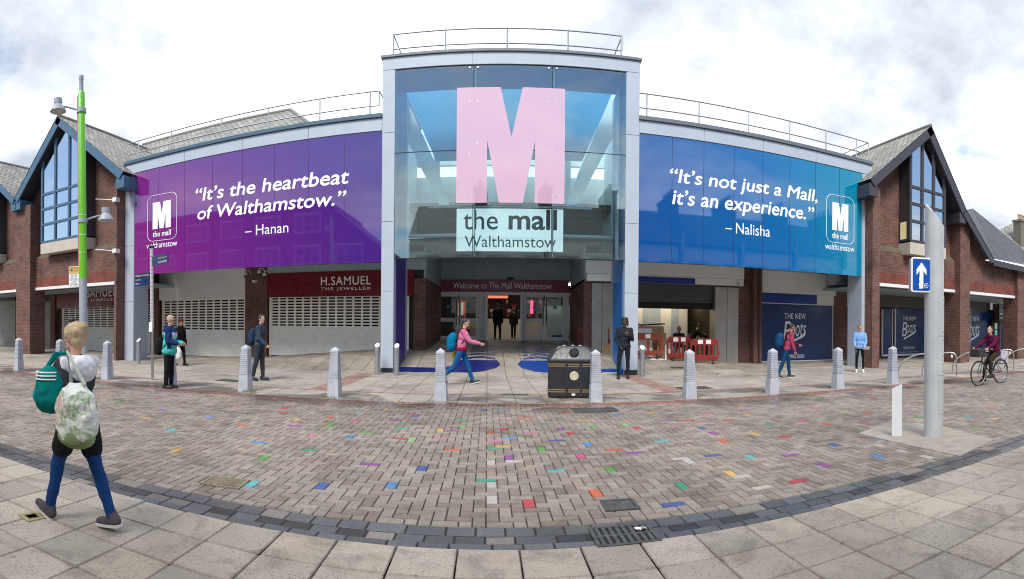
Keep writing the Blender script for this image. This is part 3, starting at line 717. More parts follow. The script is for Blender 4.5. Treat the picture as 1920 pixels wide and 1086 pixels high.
litbox('shop_display', 1.9, 3.6, 30, hz+.2, hz+1.9, (.25, .36, .35), 0); litbox('shop_display', 4.2, 4.5, 27.3, hz+.1, hz+1.8, (.8, .62, .38), 0)
litbox('shop_display', -3.3, -1.9, 30.6, hz+.5, hz+1.1, (.42, .36, .3), 0)
for x in (-1.2, 1.0, 3.2, -3.4):
    m = MB(); m.box(x-.3, x+.3, 28, 28.3, 3.9, 3.98); m.build('ceiling_lamp', pm('hall_lamp', (1, .93, .8), .4, 0, 0, emit=14.), mall)
# right-hand shops
zo1 = ZZ(1280, 566, YB); zg = .25
m = MB(); m.box(XX(1097, 20.2), XX(1392, 20.2), 20.05, 20.4, ZZ(1300, 520, 20.2), ZZ(1300, 497, 20.2)); m.box(XX(1099, 20.2), XX(1392, 20.2), 20.1, 20.4, ZZ(1300, 533, 20.2), ZZ(1300, 520.3, 20.2)); m.build('fascia_board', M_fasgrey, mall, bevel=.01, label='plain grey fascia over the shop being fitted out')
m = MB(); m.box(XX(1193, 20.2), XX(1301, 20.2), 20.08, 20.095, ZZ(1250, 532, 20.2), ZZ(1250, 520.6, 20.2)); m.build('fascia_strip', M_ublue, mall)
shutter(XX(1146, YB), XX(1337, YB), YB, zo1, ZZ(1280, 533, YB), ZZ(1280, 533, YB), pm('shutter_dark', (.075, .075, .08), .5), cols=14, label='half raised dark shutter')
for a, b in ((1108, 1145), (1337, 1380)):
    x0, x1 = XX(a, YB), XX(b, YB); m = MB(); m.box(x0, (x0+x1)/2-.01, YB-.25, YB+.4, 0, 3.35); m.box((x0+x1)/2+.01, x1, YB-.25, YB+.4, 0, 3.35); m.build('steel_pilaster', pm('pilaster', (.46, .44, .41), .36, .6, .2, 1.2), mall, bevel=.006)
wallbox(XX(1381, YB), XX(1402, YB), y0=YB-.2); wallbox(XX(1402, YB), XX(1417, YB), y0=YB-.6)
m = MB(); m.tube([(XX(1411, YB), YB-.66, .1), (XX(1411, YB), YB-.66, 4.5)], .05, 8); m.build('drain_pipe', pm('pipe_brown', (.06, .03, .025), .5), mall)
# fit-out room
m = MB(); m.box(XX(1146, YB), XX(1289, 22), 22, 22.1, 0, zo1+.3); m.build('plasterboard', pm('plasterboard', (.74, .78, .84), .8, 0, .06), mall)
for a, b in ((1205, 1238), (1258, 1272)):
    m = MB(); m.box(XX(a, 22), XX(b, 22), 21.97, 21.99, 0, zo1+.3); m.build('board_film', pm('board_blue', (.40, .50, .70), .5, 0, .15, 3), mall)
m = MB(); m.box(XX(1289, 25), XX(1400, 25), 24.6, 24.7, 0, 3.2); m.build('back_wall', pm('warm_wall', (.72, .54, .30), .7, 0, .1), mall)
m = MB(); m.box(XX(1286, 22.1), XX(1345, 22.1), 22.4, 22.9, 0, 1.35); m.build('shop_counter', pm('counter2', (.42, .41, .38), .6), mall)
for x, y in ((8.6, 23.2), (9.8, 23.2), (5.6, 21.1), (7.0, 21.1)):  # back pair lights the room; hidden front pair added to brighten the plasterboard
    m = MB(); m.box(x-.45, x+.45, y, y+.4, 3.05, 3.1); m.build('room_and_fill_lamp', pm('room_and_fill_lamp', (1, .78, .45), .4, 0, 0, emit=7.), mall)
m = MB(); m.box(PX1+.4, 10.2, 20.9, 25, 3.15, 3.2); m.box(XX(1380, YB), XX(1395, YB), YB, 25, 0, 3.2); m.build('room_shell', M_dark, mall)
# chemist window
def posterwin(x0, x1, y, z0, z1, parent, txt=None, frame=M_fasgrey):
    m = MB(); m.box(x0, x1, y, y+.05, z0, z1); o = m.build('window_poster', M_boots, parent)
    m = MB(); m.box(x0-.04, x1+.04, y-.05, y+.06, z0-.10, z0); m.box(x0-.05, x0, y-.04, y+.05, z0, z1); m.box(x1, x1+.05, y-.04, y+.05, z0, z1); m.build('window_frame', frame, o)
    if txt:
        cx, wd, zt_ = txt; yy_ = y-.003; s = wd/2
        text('THE NEW', cx-s*.72, cx+s*.72, zt_-.19*wd, zt_-.03*wd, yy_, M_letter, o, depth=.004, spacing=1.15, bold=.008)
        text('B', cx-s*.80, cx-s*.26, zt_-.82*wd, zt_-.26*wd, yy_, M_letterb, o, depth=.004, shear=.2)
        text('oots', cx-s*.30, cx+s*.74, zt_-.70*wd, zt_-.30*wd, yy_, M_letterb, o, depth=.004, shear=.22)
        m = MB(); m.prism([(cx-s*.62, zt_-.96*wd), (cx-s*.55, zt_-.88*wd), (cx+s*.50, zt_-.66*wd), (cx+s*.74, zt_-.50*wd), (cx+s*.66, zt_-.66*wd), (cx+s*.52, zt_-.73*wd)], y-.008, y-.002); m.build('lettering', M_letter, o)
        text('COMING SOON', cx-s*.66, cx+s*.62, zt_-1.33*wd, zt_-1.22*wd, yy_, M_letter, o, depth=.004)
        text('YOU WILL FIND US IN OUR TEMPORARY PHARMACY', cx-s*1.2, cx+s*.95, zt_-1.46*wd, zt_-1.42*wd, yy_, M_letter, o, depth=.004)
        text('IN STORE NEXT TO US', cx-s*.5, cx+s*.4, zt_-1.55*wd, zt_-1.51*wd, yy_, M_letter, o, depth=.004)
    return o
M_boots = pm('poster_navy', (.006, .030, .13), .34, 0., .1, .6)
x0, x1 = XX(1420, YB), XX(1560, YB); zw = ZZ(1490, 571, YB)
posterwin(x0, x1, YB, .14, zw, mall, ((XX(1491, YB)), XX(1518, YB)-XX(1463, YB), ZZ(1490, 586, YB)))
m = MB(); m.box(x0-.05, x1+.15, YB-.12, YB-.01, ZZ(1490, 551.5, YB), ZZ(1490, 511, YB)); m.box(XX(1530, YB), x1+.1, YB-.06, YB-.01, zw+.04, ZZ(1490, 551.7, YB)); m.build('fascia_board', M_fasgrey, mall, bevel=.01)
m = MB(); m.box(x0-.02, XX(1530, YB)-.01, YB-.08, YB-.01, zw+.04, ZZ(1490, 551.7, YB)-.01); m.build('fascia_strip', M_ublue, mall)
m = MB(); m.box(x0, x1+.1, YB-.03, YB+.02, zw, zw+.035); m.build('fascia_trim', M_white, mall)
wallbox(XX(1562, YB), XX(1586, YB), y0=YB-.1)
m = MB(); m.box(XX(1567, 19.6), XX(1607, 19.6), YB-.8, YB-.2, ZZ(1580, 535, 19.6), 4.5); m.build('canopy_box', M_clad, mall, bevel=.01)
posterwin(XX(1586, YB)+.05, XX(1607, YB), YB, .14, ZZ(1590, 575, YB), mall)
m = MB(); m.box(XX(1586, YB), XX(1640, YB), YB-.02, YB+.2, ZZ(1590, 574, YB), 4.4); m.build('fascia_board', M_fasgrey, mall)
# solid mass behind the shops
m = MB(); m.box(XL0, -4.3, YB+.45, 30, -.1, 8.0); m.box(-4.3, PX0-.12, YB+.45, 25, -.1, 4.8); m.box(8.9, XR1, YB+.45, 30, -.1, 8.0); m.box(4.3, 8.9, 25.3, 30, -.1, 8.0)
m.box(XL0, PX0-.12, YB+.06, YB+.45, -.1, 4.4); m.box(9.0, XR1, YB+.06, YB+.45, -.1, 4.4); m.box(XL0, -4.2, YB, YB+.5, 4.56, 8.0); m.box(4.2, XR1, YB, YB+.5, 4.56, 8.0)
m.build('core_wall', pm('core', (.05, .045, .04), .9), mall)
# slate roofs behind the wings
def roofquads(mb, quads):
    for q in quads: mb.face(q)
m = MB(); a, b, c, d = P(238, 300, 18.6), P(700, 226, 18.6), P(545, 207, 24), P(278, 266, 24)
za = 8.5
A = Vector((-16.2, 18.4, za)); B = Vector((-6.6, 18.4, za)); Cc = Vector((c.x, 24, c.z)); D = Vector((-20.5, 24, c.z)); E_ = Vector((-6.2, 29.5, za)); F_ = Vector((-20.5, 29.5, za))
Bh = Vector((XX(650, 22, 220), 20.4, 8.5))
m.face([A, B, Cc, D]); m.face([B, Vector((-5.6, 24, za)), E_, Cc]); m.face([D, Cc, E_, F_]); m.build('slate_roof', M_slate, mall)
m = MB(); zr = 11.65; m.face([(5.2, 18.4, za), (15.2, 18.4, za), (19.5, 24, zr), (XX(1330, 24, 230), 24, zr)]); m.face([(XX(1330, 24, 230), 24, zr), (19.5, 24, zr), (19.5, 29.5, za), (5, 29.5, za)]); m.face([(5.2, 18.4, za), (XX(1330, 24, 230), 24, zr), (5, 29.5, za)]); m.build('slate_roof', M_slate, mall)
m = MB(); m.tube([D+Vector((0, 0, .03)), Cc+Vector((0, 0, .03)), B+Vector((0, 0, .03))], .09, 8); m.build('ridge_tiles', pm('ridge', (.22, .21, .2), .7), mall)
# roof railings
def railing(x0, x1, z, posts, ends=True):
    m = MB(); y = YF+.55
    for h in (.52, 1.02): m.tube([(x0, y, z+h), (x1, y, z+h)], .024, 8)
    for p in posts: m.tube([(p, y, z), (p, y, z+1.06)], .026, 8); m.box(p-.05, p+.05, y-.05, y+.05, z, z+.02)
    for p in (x0, x1): m.tube([(p, y, z+.52), (p, y, z+1.02)], .024, 8)
    for p in (x0, x1): m.tube([(p, y, z+1.02), (p, y+2.2, z+1.02)], .022, 8)
    m.build('roof_railing', M_galv, mall, smooth=True)
Yr = YF+.55
railing(XX(241, Yr, 270), XX(711, Yr, 170), 8.6, [XX(a, Yr, b) for a, b in ((260, 270), (321, 250), (415, 222), (504, 200), (600, 184), (694, 170))])
railing(XX(1197, Yr, 178), XX(1628, Yr, 275), 8.6, [XX(a, Yr, b) for a, b in ((1213, 180), (1311, 192), (1404, 210), (1481, 230), (1549, 250), (1606, 268))])
railing(XX(738, Yr, 75), XX(1166, Yr, 80), 10.46, [XX(a, Yr, 65) for a in (738, 835, 951, 1065, 1165)])
# cameras on the building
def cctv(px, py, Y, s=1, dome=False, arm=.25):
    p = P(px, py, Y); m = MB()
    if dome:
        m.lathe([(.05, .12), (.08, .10), (.09, .0), (.09, -.02)], p, 14); m.tube([p+Vector((0, 0, .1)), p+Vector((0, 0, .2)), p+Vector((.1, .2, .2)), p+Vector((.12, .4, .0))], .02, 6); o = m.build('security_camera', M_white, mall, smooth=True)
        m = MB(); m.ell(p+Vector((0, 0, -.03)), (.085, .085, .09)); m.build('camera_dome', M_black, o, smooth=True)
    else:
        m.box(p.x-.06, p.x+.06, p.y-.15, p.y+.1, p.z-.05, p.z+.05); m.tube([p, p+Vector((0, .3, .1))], .02, 6); m.build('security_camera', M_white, mall)
cctv(460, 516, 20.1, dome=True); cctv(486, 512, 20.1, dome=True); cctv(496, 517, 20.1, dome=True); cctv(1386, 534, 20.0); cctv(478, 528, 20.0)
# ---------------------------------------------------------------- brick shop buildings left and right
def beam(mb, a, b, w, d, y0, y1=None):
    """board in the facade plane from a to b (x,z), width w, between y0 and y1"""
    a, b = Vector((a[0], a[1])), Vector((b[0], b[1])); t = (b-a).normalized(); n_ = Vector((-t.y, t.x))
    if n_.y > 0: n_ = -n_
    q = [a, b, b+n_*w, a+n_*w]; mb.prism([(p.x, p.y) for p in q], y0, y0+d)
def gable_unit(B, ap, el, er, xl, xr, yw, bargem, slate, ridge_y=30, wl=None, wr=None, mull=3, rows_=4, wz0=5.6, cream=.5, zlint=3.45, sidelight=None, right_poly=None):
    """ap apex, el / er eaves (x, z); wall between piers xl, xr at yw; bay window between wl and wr"""
    pz = 16.4
    # brick wall under the gable
    top = [(el[0], el[1]), (ap[0], ap[1]), (er[0], er[1])]
    m = MB(); m.prism([(xl, zlint), (xr, zlint), (xr, min(er[1], er[1])), (ap[0], ap[1]-.25), (xl, el[1])], yw, yw+.4); m.build('brick_wall', M_brick, B)
    m = MB(); m.box(xl, xr, yw-.28, yw, zlint+.02, 4.95); m.build('brick_band', M_brick, B)
    m = MB(); m.prism([(yw-.28, 4.95), (yw, 4.95), (yw, 5.2)], xl, xr, 'YZ'); m.build('brick_sill', M_ledge, B)
    m = MB(); m.box(xl, xr, yw-.295, yw-.27, zlint+.14, zlint+.60); m.build('soldier_course', M_brickd, B)
    m = MB(); m.box(xl, xr, yw-.33, yw-.1, zlint, zlint+.135); m.build('lintel', M_white, B)
    # bargeboards, soffit
    yb_ = 15.85
    m = MB(); beam(m, el, ap, .34, .06, yb_); beam(m, ap, er, .34, .06, yb_); m.build('bargeboard', bargem, B, bevel=.006)
    m = MB()
    for a, b in ((el, ap), (ap, er)):
        m.face([(a[0], yb_+.05, a[1]-.34), (b[0], yb_+.05, b[1]-.34), (b[0], yw+.05, b[1]-.34), (a[0], yw+.05, a[1]-.34)])
    m.build('gable_soffit', M_bargek if bargem is M_bargek else pm('soffit_dark', (.03, .035, .045), .6), B)
    # roof slopes
    m = MB(); t_ = .03
    for a, b in ((el, ap), (ap, er)):
        m.face([(a[0], yb_-.02, a[1]+t_), (b[0], yb_-.02, b[1]+t_), (b[0], ridge_y, b[1]+t_), (a[0], ridge_y, a[1]+t_)])
    o = m.build('slate_roof', slate, B)
    m = MB(); m.tube([(ap[0], yb_, ap[1]+.05), (ap[0], ridge_y, ap[1]+.05)], .08, 8); m.build('ridge_tiles', pm('ridge', (.22, .21, .2), .7), B)
    # boxed eaves
    for e, s in ((el, 1), (er, -1)):
        if e[1] > 7:
            m = MB(); m.box(e[0]-.02*s, e[0]+.42*s, yb_+.06, yw+.05, e[1]-.62, e[1]-.12); m.build('eave_box', bargem, B)
    # bay window
    if wl is not None:
        yf_ = 16.1; h = lambda x: (el[1]+(ap[1]-el[1])*(x-el[0])/(ap[0]-el[0]) if x < ap[0] else er[1]+(ap[1]-er[1])*(x-er[0])/(ap[0]-er[0]))-.40
        m = MB(); fw = .12
        xs = [wl+(wr-wl)*k/mull for k in range(mull+1)]
        for x in xs: m.prism([(x-fw/2, wz0), (x+fw/2, wz0), (x+fw/2, h(x+fw/2)), (x-fw/2, h(x-fw/2))], yf_, yf_+.14)
        htop = max(h(wl), wz0+2); zr_ = [wz0+(min(h(wl), h(wr))-wz0)*k/(rows_-1) for k in range(rows_)]
        zr_ = [wz0, wz0+.86*1.02, wz0+.86*1.9, wz0+.86*2.75]
        for z in zr_:
            a_, b_ = wl, wr
            m.box(a_, b_, yf_+.004, yf_+.13, z-fw/2, z+fw/2)
        wf = m.build('bay_window', bargem, B)
        m = MB()
        for a, b in zip(xs, xs[1:]):
            pts = [(a+.03, wz0), (b-.03, wz0), (b-.03, h(b-.03))]+([(ap[0], h(ap[0]))] if a < ap[0] < b else [])+[(a+.03, h(a+.03))]
            m.prism(pts, yf_+.06, yf_+.075)
        m.build('pane', M_wglass, wf)
        m = MB(); m.box(wl-.03, wl+.03, yf_+.13, yw, wz0, h(wl)); m.box(wr-.03, wr+.03, yf_+.13, yw, wz0, h(wr)); m.build('bay_side', M_bargek, wf)
        if sidelight:
            x = sidelight; s = -1 if x == wl else 1
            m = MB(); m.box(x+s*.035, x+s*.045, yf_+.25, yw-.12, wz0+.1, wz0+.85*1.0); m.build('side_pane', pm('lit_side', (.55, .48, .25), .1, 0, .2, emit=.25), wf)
        m = MB(); m.box(wl-.05, wr+.05, yf_-.02, yw, wz0-.08-cream, wz0-.07); m.build('cream_panel', M_stone, B, bevel=.01)
def pier(B, x0, x1, z1=8.0, y0=16.2, y1=17.2):
    m = MB(); m.box(x0, x1, y0, y1, -.1, z1); m.build('brick_pier', M_brick, B)
bl = thing('brick_shop_building', 'red brick shops with blue edged slate gables left of the mall', 'building', (-20, 16.5, 0))
yw = 16.85
gable_unit(bl, (XX(108, 15.85, 218), ZZ(108, 218, 15.85)), (XX(27, 15.85, 385)+.0, ZZ(27, 372, 15.85)), (XX(230, 15.85, 322), ZZ(230, 322, 15.85)), XX(40, 16.4), XX(214, 16.4), yw, M_barge, M_slate,
           wl=XX(77, 16.1), wr=XX(155, 16.1), wz0=5.62, zlint=3.32)
XLE = XX(27, 15.85, 385); zle = ZZ(27, 372, 15.85)
gable_unit(bl, (XLE-4.1, ZZ(108, 218, 15.85)), (XLE-8.2, zle), (XLE, zle), XLE-8, XX(32, 16.4), yw, M_barge, M_slate, wl=XLE-5.7, wr=XLE-2.2, wz0=5.62, zlint=3.32)
pier(bl, XX(214, 16.2, 600), XL0-.02, 7.75); pier(bl, XX(30, 16.2), XX(56, 16.2, 600), 7.75); pier(bl, XLE-8.6, XLE-8.0, 7.75)
m = MB(); m.box(XLE-9, XL0-.02, 17.3, YB+.4, 3.4, 3.5); m.build('arcade_soffit', M_cladd, bl)
m = MB(); m.box(XLE-9, XL0-.05, YB+.1, 30, -.1, 7.9); m.build('core_wall', M_brick, bl)
# shop fronts in the arcade
m = MB(); m.box(XX(107, 20.4), XX(222, 20.4), YB-.15, YB+.05, ZZ(160, 577, 20.4), 3.4); fs = m.build('fascia_board', M_red, bl, label='dark red jeweller fascia in the arcade')
text('H.SAMUEL', XX(148, YB-.16), XX(218, YB-.16), ZZ(190, 557, 20.4), ZZ(190, 540, 20.4), YB-.155, M_letterb, fs, bold=.01, spacing=1.1)
text('THE JEWELLER', XX(148, YB-.16), XX(218, YB-.16), ZZ(190, 566, 20.4), ZZ(190, 560, 20.4), YB-.155, M_letterb, fs, bold=.01, spacing=1.3)
shutter(XX(119, YB), XX(228, YB), YB, .12, ZZ(160, 577, YB), ZZ(160, 614, YB), M_cream, cols=9, par=bl)
for a, b in ((58, 97), (-60, 28)):
    shutter(XX(a, YB), XX(b, YB), YB, .12, ZZ((a+b)/2, 566, YB), ZZ((a+b)/2, 566, YB), M_grshut, par=bl)
    m = MB(); m.box(XX(a, YB)-.1, XX(b, YB)+.1, YB-.1, YB+.03, ZZ((a+b)/2, 566, YB), 3.4); fb = m.build('fascia_board', M_black, bl)
    text('FASHIONS' if a > 0 else 'LEATHER', XX(b, YB)-1.3, XX(b, YB)-.2, 2.72, 2.92, YB-.102, pm('letter_dim', (.35, .37, .40), .5, 0, 0), fb)
m = MB(); m.box(XX(97, YB)+.1, XX(107, YB), YB-.2, YB+.1, -.1, 3.4); m.build('brick_pier', M_brick, bl)
# bracket flood lights on the wall
for px, py in ((215, 374), (215, 470)):
    p = P(px, py, 16.1); m = MB(); m.tube([p+Vector((0, .15, 0)), p+Vector((-.1, 0, 0)), p+Vector((-.85, -.3, .10))], .02, 8); m.box(p.x-.1, p.x+.12, p.y-.05, p.y+.2, p.z-.10, p.z+.08); o = m.build('wall_bracket', M_white, bl)

br = thing('brick_shop_building', 'red brick shops with dark edged slate gable and long sloping roof right of the mall', 'building', (17, 16.5, 0))
ap = P(1746, 237, 15.85); e0 = P(1633, 336, 15.85); e1 = P(1812, 395, 15.85); e2 = P(1864, 487, 15.85)
gable_unit(br, (ap.x, ap.z), (e0.x, e0.z), (e1.x, e1.z), XX(1650, 16.4), XX(1797, 16.4), yw, M_bargek, M_slate, wl=XX(1707, 16.1), wr=XX(1771, 16.1), wz0=5.45, cream=.5, zlint=3.42, sidelight=XX(1707, 16.1))
m = MB(); beam(m, (e1.x, e1.z), (e2.x, e2.z), .3, .06, 15.85); e3 = P(1990, 505, 15.85); beam(m, (e2.x, e2.z), (e2.x+5, e2.z-.12), .3, .06, 15.85); m.build('bargeboard', M_bargek, br)
m = MB(); t_ = .03
for a, b in (((e1.x, e1.z), (e2.x, e2.z)),):
    m.face([(a[0], 15.83, a[1]+t_), (a[0], 30, a[1]+t_), (b[0], 30, b[1]+t_), (b[0], 15.83, b[1]+t_)][::-1])
m.build('slate_roof', M_slated, br)
# lower roof pitching back behind the eave line
m = MB(); q1, q2, q3, q4 = (e2.x, 15.83, e2.z+.03), tuple(P(1950, 503, 15.83)), tuple(P(1950, 494, 19)), tuple(P(1824, 391, 17.5)); m.face([q1, q2, q3, q4]); m.face([(e1.x, 15.83, e1.z+.03), q1, q4]); m.build('slate_roof', M_slated, br)
m = MB(); m.prism([(XX(1797, 16.4), 3.42), (e2.x+5, 3.42), (e2.x+5, e2.z-.15), (e2.x, e2.z+.02), (e1.x, e1.z+.02), (XX(1797, 16.4), e1.z+.02)], 16.45, 16.9); m.build('brick_wall', M_brick, br)
m = MB(); m.box(XX(1818, 16.4), e2.x+4, 16.43, 16.45, 3.56, 4.02); m.build('soldier_course', M_brickd, br)
m = MB(); m.box(XX(1818, 16.4), XX(1917, 16.4), 16.38, 16.6, 3.40, 3.54); m.build('lintel', M_white, br)
pier(br, XX(1635.5, 16.2), XX(1649, 16.2), 7.4); pier(br, XX(1800, 16.2), XX(1818, 16.2), 6.9, y0=16.2, y1=17.3); pier(br, XX(1908, 16.2), XX(1908, 16.2)+.8, 5)
m = MB(); m.box(XR1+.02, e2.x+6, 17.3, YB+.4, 3.42, 3.5); m.build('arcade_soffit', M_cladd, br)
m = MB(); m.box(XR1+.02, e2.x+6, YB+.1, 30, -.1, 5.2); m.box(XR1+.02, 19, YB+.1, 30, 5.2, 7.4); m.build('core_wall', M_brick, br)
for a, b, tx in ((1655, 1672, None), (1679, 1737, 1705), (1740, 1790, 1773), (1820, 1868, 1824)):
    pp = posterwin(XX(a, YB), XX(b, YB), YB, .3, ZZ((a+b)/2, 580, YB), br, (XX(tx, YB), XX(tx+17, YB)-XX(tx-17, YB), ZZ(tx, 592, YB)) if tx else None)
m = MB(); m.box(XX(1640, YB), XX(1850, YB), YB-.02, YB+.15, ZZ(1700, 578, YB), 3.42); m.build('fascia_board', pm('fascia_brown', (.10, .09, .085), .6), br)
m = MB(); m.box(XX(1870, YB-.3), XX(1884, YB-.3), YB-.5, YB+.1, -.1, 3.4); m.build('brick_pier', M_brick, br)
x0, x1 = XX(1871, 19.8), XX(1917, 19.8)
m = MB(); m.box(x0, x1, 19.7, 19.8, 2.25, 3.35); fb = m.build('fascia_board', M_black, br)
text('ASIAN & AFRICA', x0+.02, x1-.05, 2.85, 3.02, 19.698, pm('letter_dim', (.35, .37, .40), .5, 0, 0), fb)
m = MB(); m.box(x0, x1, 19.66, 19.69, 2.66, 2.73); m.box(x0, x1, 19.66, 19.69, 2.40, 2.44); m.build('fascia_trim', M_white, br)
m = MB(); m.box(x0, x1, 20.3, 20.4, 0, 2.3); m.build('shop_interior', M_dark, br)
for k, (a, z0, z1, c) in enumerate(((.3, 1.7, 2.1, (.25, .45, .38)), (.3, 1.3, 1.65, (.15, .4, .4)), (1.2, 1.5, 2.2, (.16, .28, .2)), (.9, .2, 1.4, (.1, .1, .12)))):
    m = MB(); m.box(x0+a, x0+a+.35, 20.2, 20.28, z0, z1); m.build('shop_display', pm('disp%d' % k, c, .5, 0, .3, 6, emit=.25), br)  # displays given a faint glow of their own, no lamp in them

# ---------------------------------------------------------------- far house on the right with chimney pots
fh = thing('far_house', 'distant house roof with a stone chimney stack of clay pots at the right edge', 'house', (40, 30, 0))
px0 = P(1915, 480, 30)
m = MB(); m.box(px0.x-1.5, px0.x+12, 30, 40, 0, 5.6); m.build('wall', pm('render_grey', (.35, .33, .3), .9), fh)
q = [P(1872, 432, 30), P(1990, 520, 28), P(1990, 400, 34), P(1900, 415, 34)]
m = MB(); z0 = px0.z; rz_ = ZZ(1900, 412, 35)
m.face([tuple(P(1858, 470, 29.5)), tuple(P(1990, 485, 29.5)), tuple(P(1990, 400, 34)), tuple(P(1903, 416, 34)), tuple(P(1874, 431, 33))]); m.face([tuple(P(1874, 431, 33)), tuple(P(1903, 416, 34)), tuple(P(1903, 430, 44)), tuple(P(1876, 440, 44))]); m.build('slate_roof', M_slate, fh)
cz0 = ZZ(1900, 440, 31); c = P(1914, 420, 31); czt = ZZ(1908, 411, 31)
m = MB(); m.box(c.x-.55, c.x+2.2, 30.6, 31.6, cz0-2, czt); m.box(c.x-.65, c.x+2.3, 30.5, 31.7, czt-.25, czt-.05); ch = m.build('chimney', pm('chimney_stone', (.17, .15, .12), .9, 0, .3, 6), fh)
for k in range(5):
    m = MB(); m.lathe([(.18, 0), (.15, .1), (.14, .5), (.18, .52), (.18, .6)], (c.x-.2+k*.45, 31.1, czt), 12); m.build('chimney_pot', pm('terracotta', (.42, .30, .20), .8), ch, smooth=True)

# ---------------------------------------------------------------- houses on the camera's side of the street (mirrored in the glass)
M_sloth = brick('slate_street', (.16, .155, .14), (.10, .10, .095), (.03, .03, .03), .4, .34, .03, .5, .6, .4, .9)
M_hglass = pm('house_glass', (.03, .04, .05), .08, 0., 0)
M_rend = pm('white_render', (.80, .75, .67), .8, 0, .08, 1); M_trim = pm('stone_trim', (.42, .43, .40), .8)
def window(m_f, m_g, x, z, w_, h_, y, nb=2):
    m_f.box(x-w_/2-.12, x+w_/2+.12, y, y+.10, z-.12, z); m_f.box(x-w_/2-.12, x+w_/2+.12, y, y+.12, z+h_, z+h_+.18)
    m_f.box(x-w_/2-.08, x-w_/2, y, y+.06, z, z+h_); m_f.box(x+w_/2, x+w_/2+.08, y, y+.06, z, z+h_)
    for k in range(nb+1): m_f.box(x-w_/2+w_*k/nb-.03, x-w_/2+w_*k/nb+.03, y, y+.05, z, z+h_)
    m_f.box(x-w_/2, x+w_/2, y, y+.05, z+h_*.5-.03, z+h_*.5+.03); m_g.box(x-w_/2, x+w_/2, y-.02, y+.02, z, z+h_)
def terrace(x0, x1, label, mat, dark):
    B = thing('terraced_house', label, 'house', ((x0+x1)/2, -5, 0), group='terraced houses across the street mirrored in the glass')
    yf_ = -5.2; m = MB(); m.box(x0+.02, x1-.02, -13, yf_, 0, 8.2); m.build('wall', mat, B)
    m = MB(); ez, rz = 8.25, 11.6
    m.face([(x0, yf_+.35, ez), (x0, -9.1, rz), (x1, -9.1, rz), (x1, yf_+.35, ez)]); m.face([(x0, -9.1, rz), (x0, -13.3, ez), (x1, -13.3, ez), (x1, -9.1, rz)]); m.build('slate_roof', M_sloth, B)
    m = MB(); m.box(x0, x1, yf_+.24, yf_+.34, 8.14, 8.20); m.build('gutter', M_black, B)
    mf, mg = MB(), MB(); cx = (x0+x1)/2
    window(mf, mg, x0+1.5, 4.9, 1.5, 1.9, yf_, 3); window(mf, mg, x1-1.1, 4.9, .9, 1.9, yf_, 1)
    mf.build('window_frame', M_trim, B); mg.build('window_pane', M_hglass, B)
    m = MB(); m.box(x0+.3, x1-.3, yf_, yf_+.15, .3, 3.1); m.build('shop_front', dark, B)
    m = MB(); m.box(x1-.45, x1+.45, -10.5, -7.2, 9, 12.6); m.box(x1-.52, x1+.52, -10.6, -7.1, 12.4, 12.6); ch = m.build('chimney', pm('chimney_stone', (.17, .15, .12), .9, 0, .3, 6), B)
    for k in range(4):
        m = MB(); m.lathe([(.16, 0), (.14, .5), (.17, .6)], (x1, -7.7-.7*k, 12.6), 10); m.build('chimney_pot', pm('terracotta', (.42, .30, .20), .8), ch)
    m = MB(); m.box(x1-.12, x1+.12, yf_+.0, yf_+.5, 7.2, 9.0); m.box(x1-.12, x1+.12, -9.2, yf_+.4, 8.6, 8.9); m.build('party_wall', M_trim, B)
    m = MB(); m.tube([(x1-.2, yf_+.1, 0), (x1-.2, yf_+.1, 8.1)], .05, 8); m.build('drain_pipe', M_black, B)
    return B
labs = ['white rendered terraced house mirrored at the left of the tower glass', 'cream terraced house mirrored in the middle of the tower glass', 'pale terraced house mirrored at the right of the tower glass', 'terraced house mirrored under the blue quote, nearest the tower', 'terraced house mirrored under the middle of the blue quote', 'terraced house mirrored under the end of the blue quote', 'terraced house mirrored below the logo on the blue panel']
for k in range(7):
    terrace(-7.6+k*5.2, -7.6+(k+1)*5.2, labs[k], M_rend, pm('shopdark', (.05, .06, .07), .3))
fb = thing('flat_block', 'brick block of flats with white windows mirrored in the purple panel', 'building', (-22, -6, 0))
m = MB(); m.prism([(-38, 0), (-10.2, 0), (-10.2, 8), (-14.5, 11.6), (-38, 11.6)], -16, -6); m.build('wall', brick('flat_brick', (.13, .05, .04), (.09, .035, .03), (.09, .08, .07)), fb)
m = MB(); m.box(-38.2, -14.4, -16, -5.8, 11.6, 11.8); m.build('roof', M_copinggrey, fb)
for k, x in enumerate((-12.6, -16.2, -19.8, -23.4, -27, -30.6, -34.2)):
    for z in (3.6, 6.7, 9.3):
        if x > -14 and z > 7: continue
        mf, mg = MB(), MB(); window(mf, mg, x, z, 2.2, 1.35, -6, 3); o = mf.build('window', M_trim, fb); mg.build('pane', M_hglass, o)
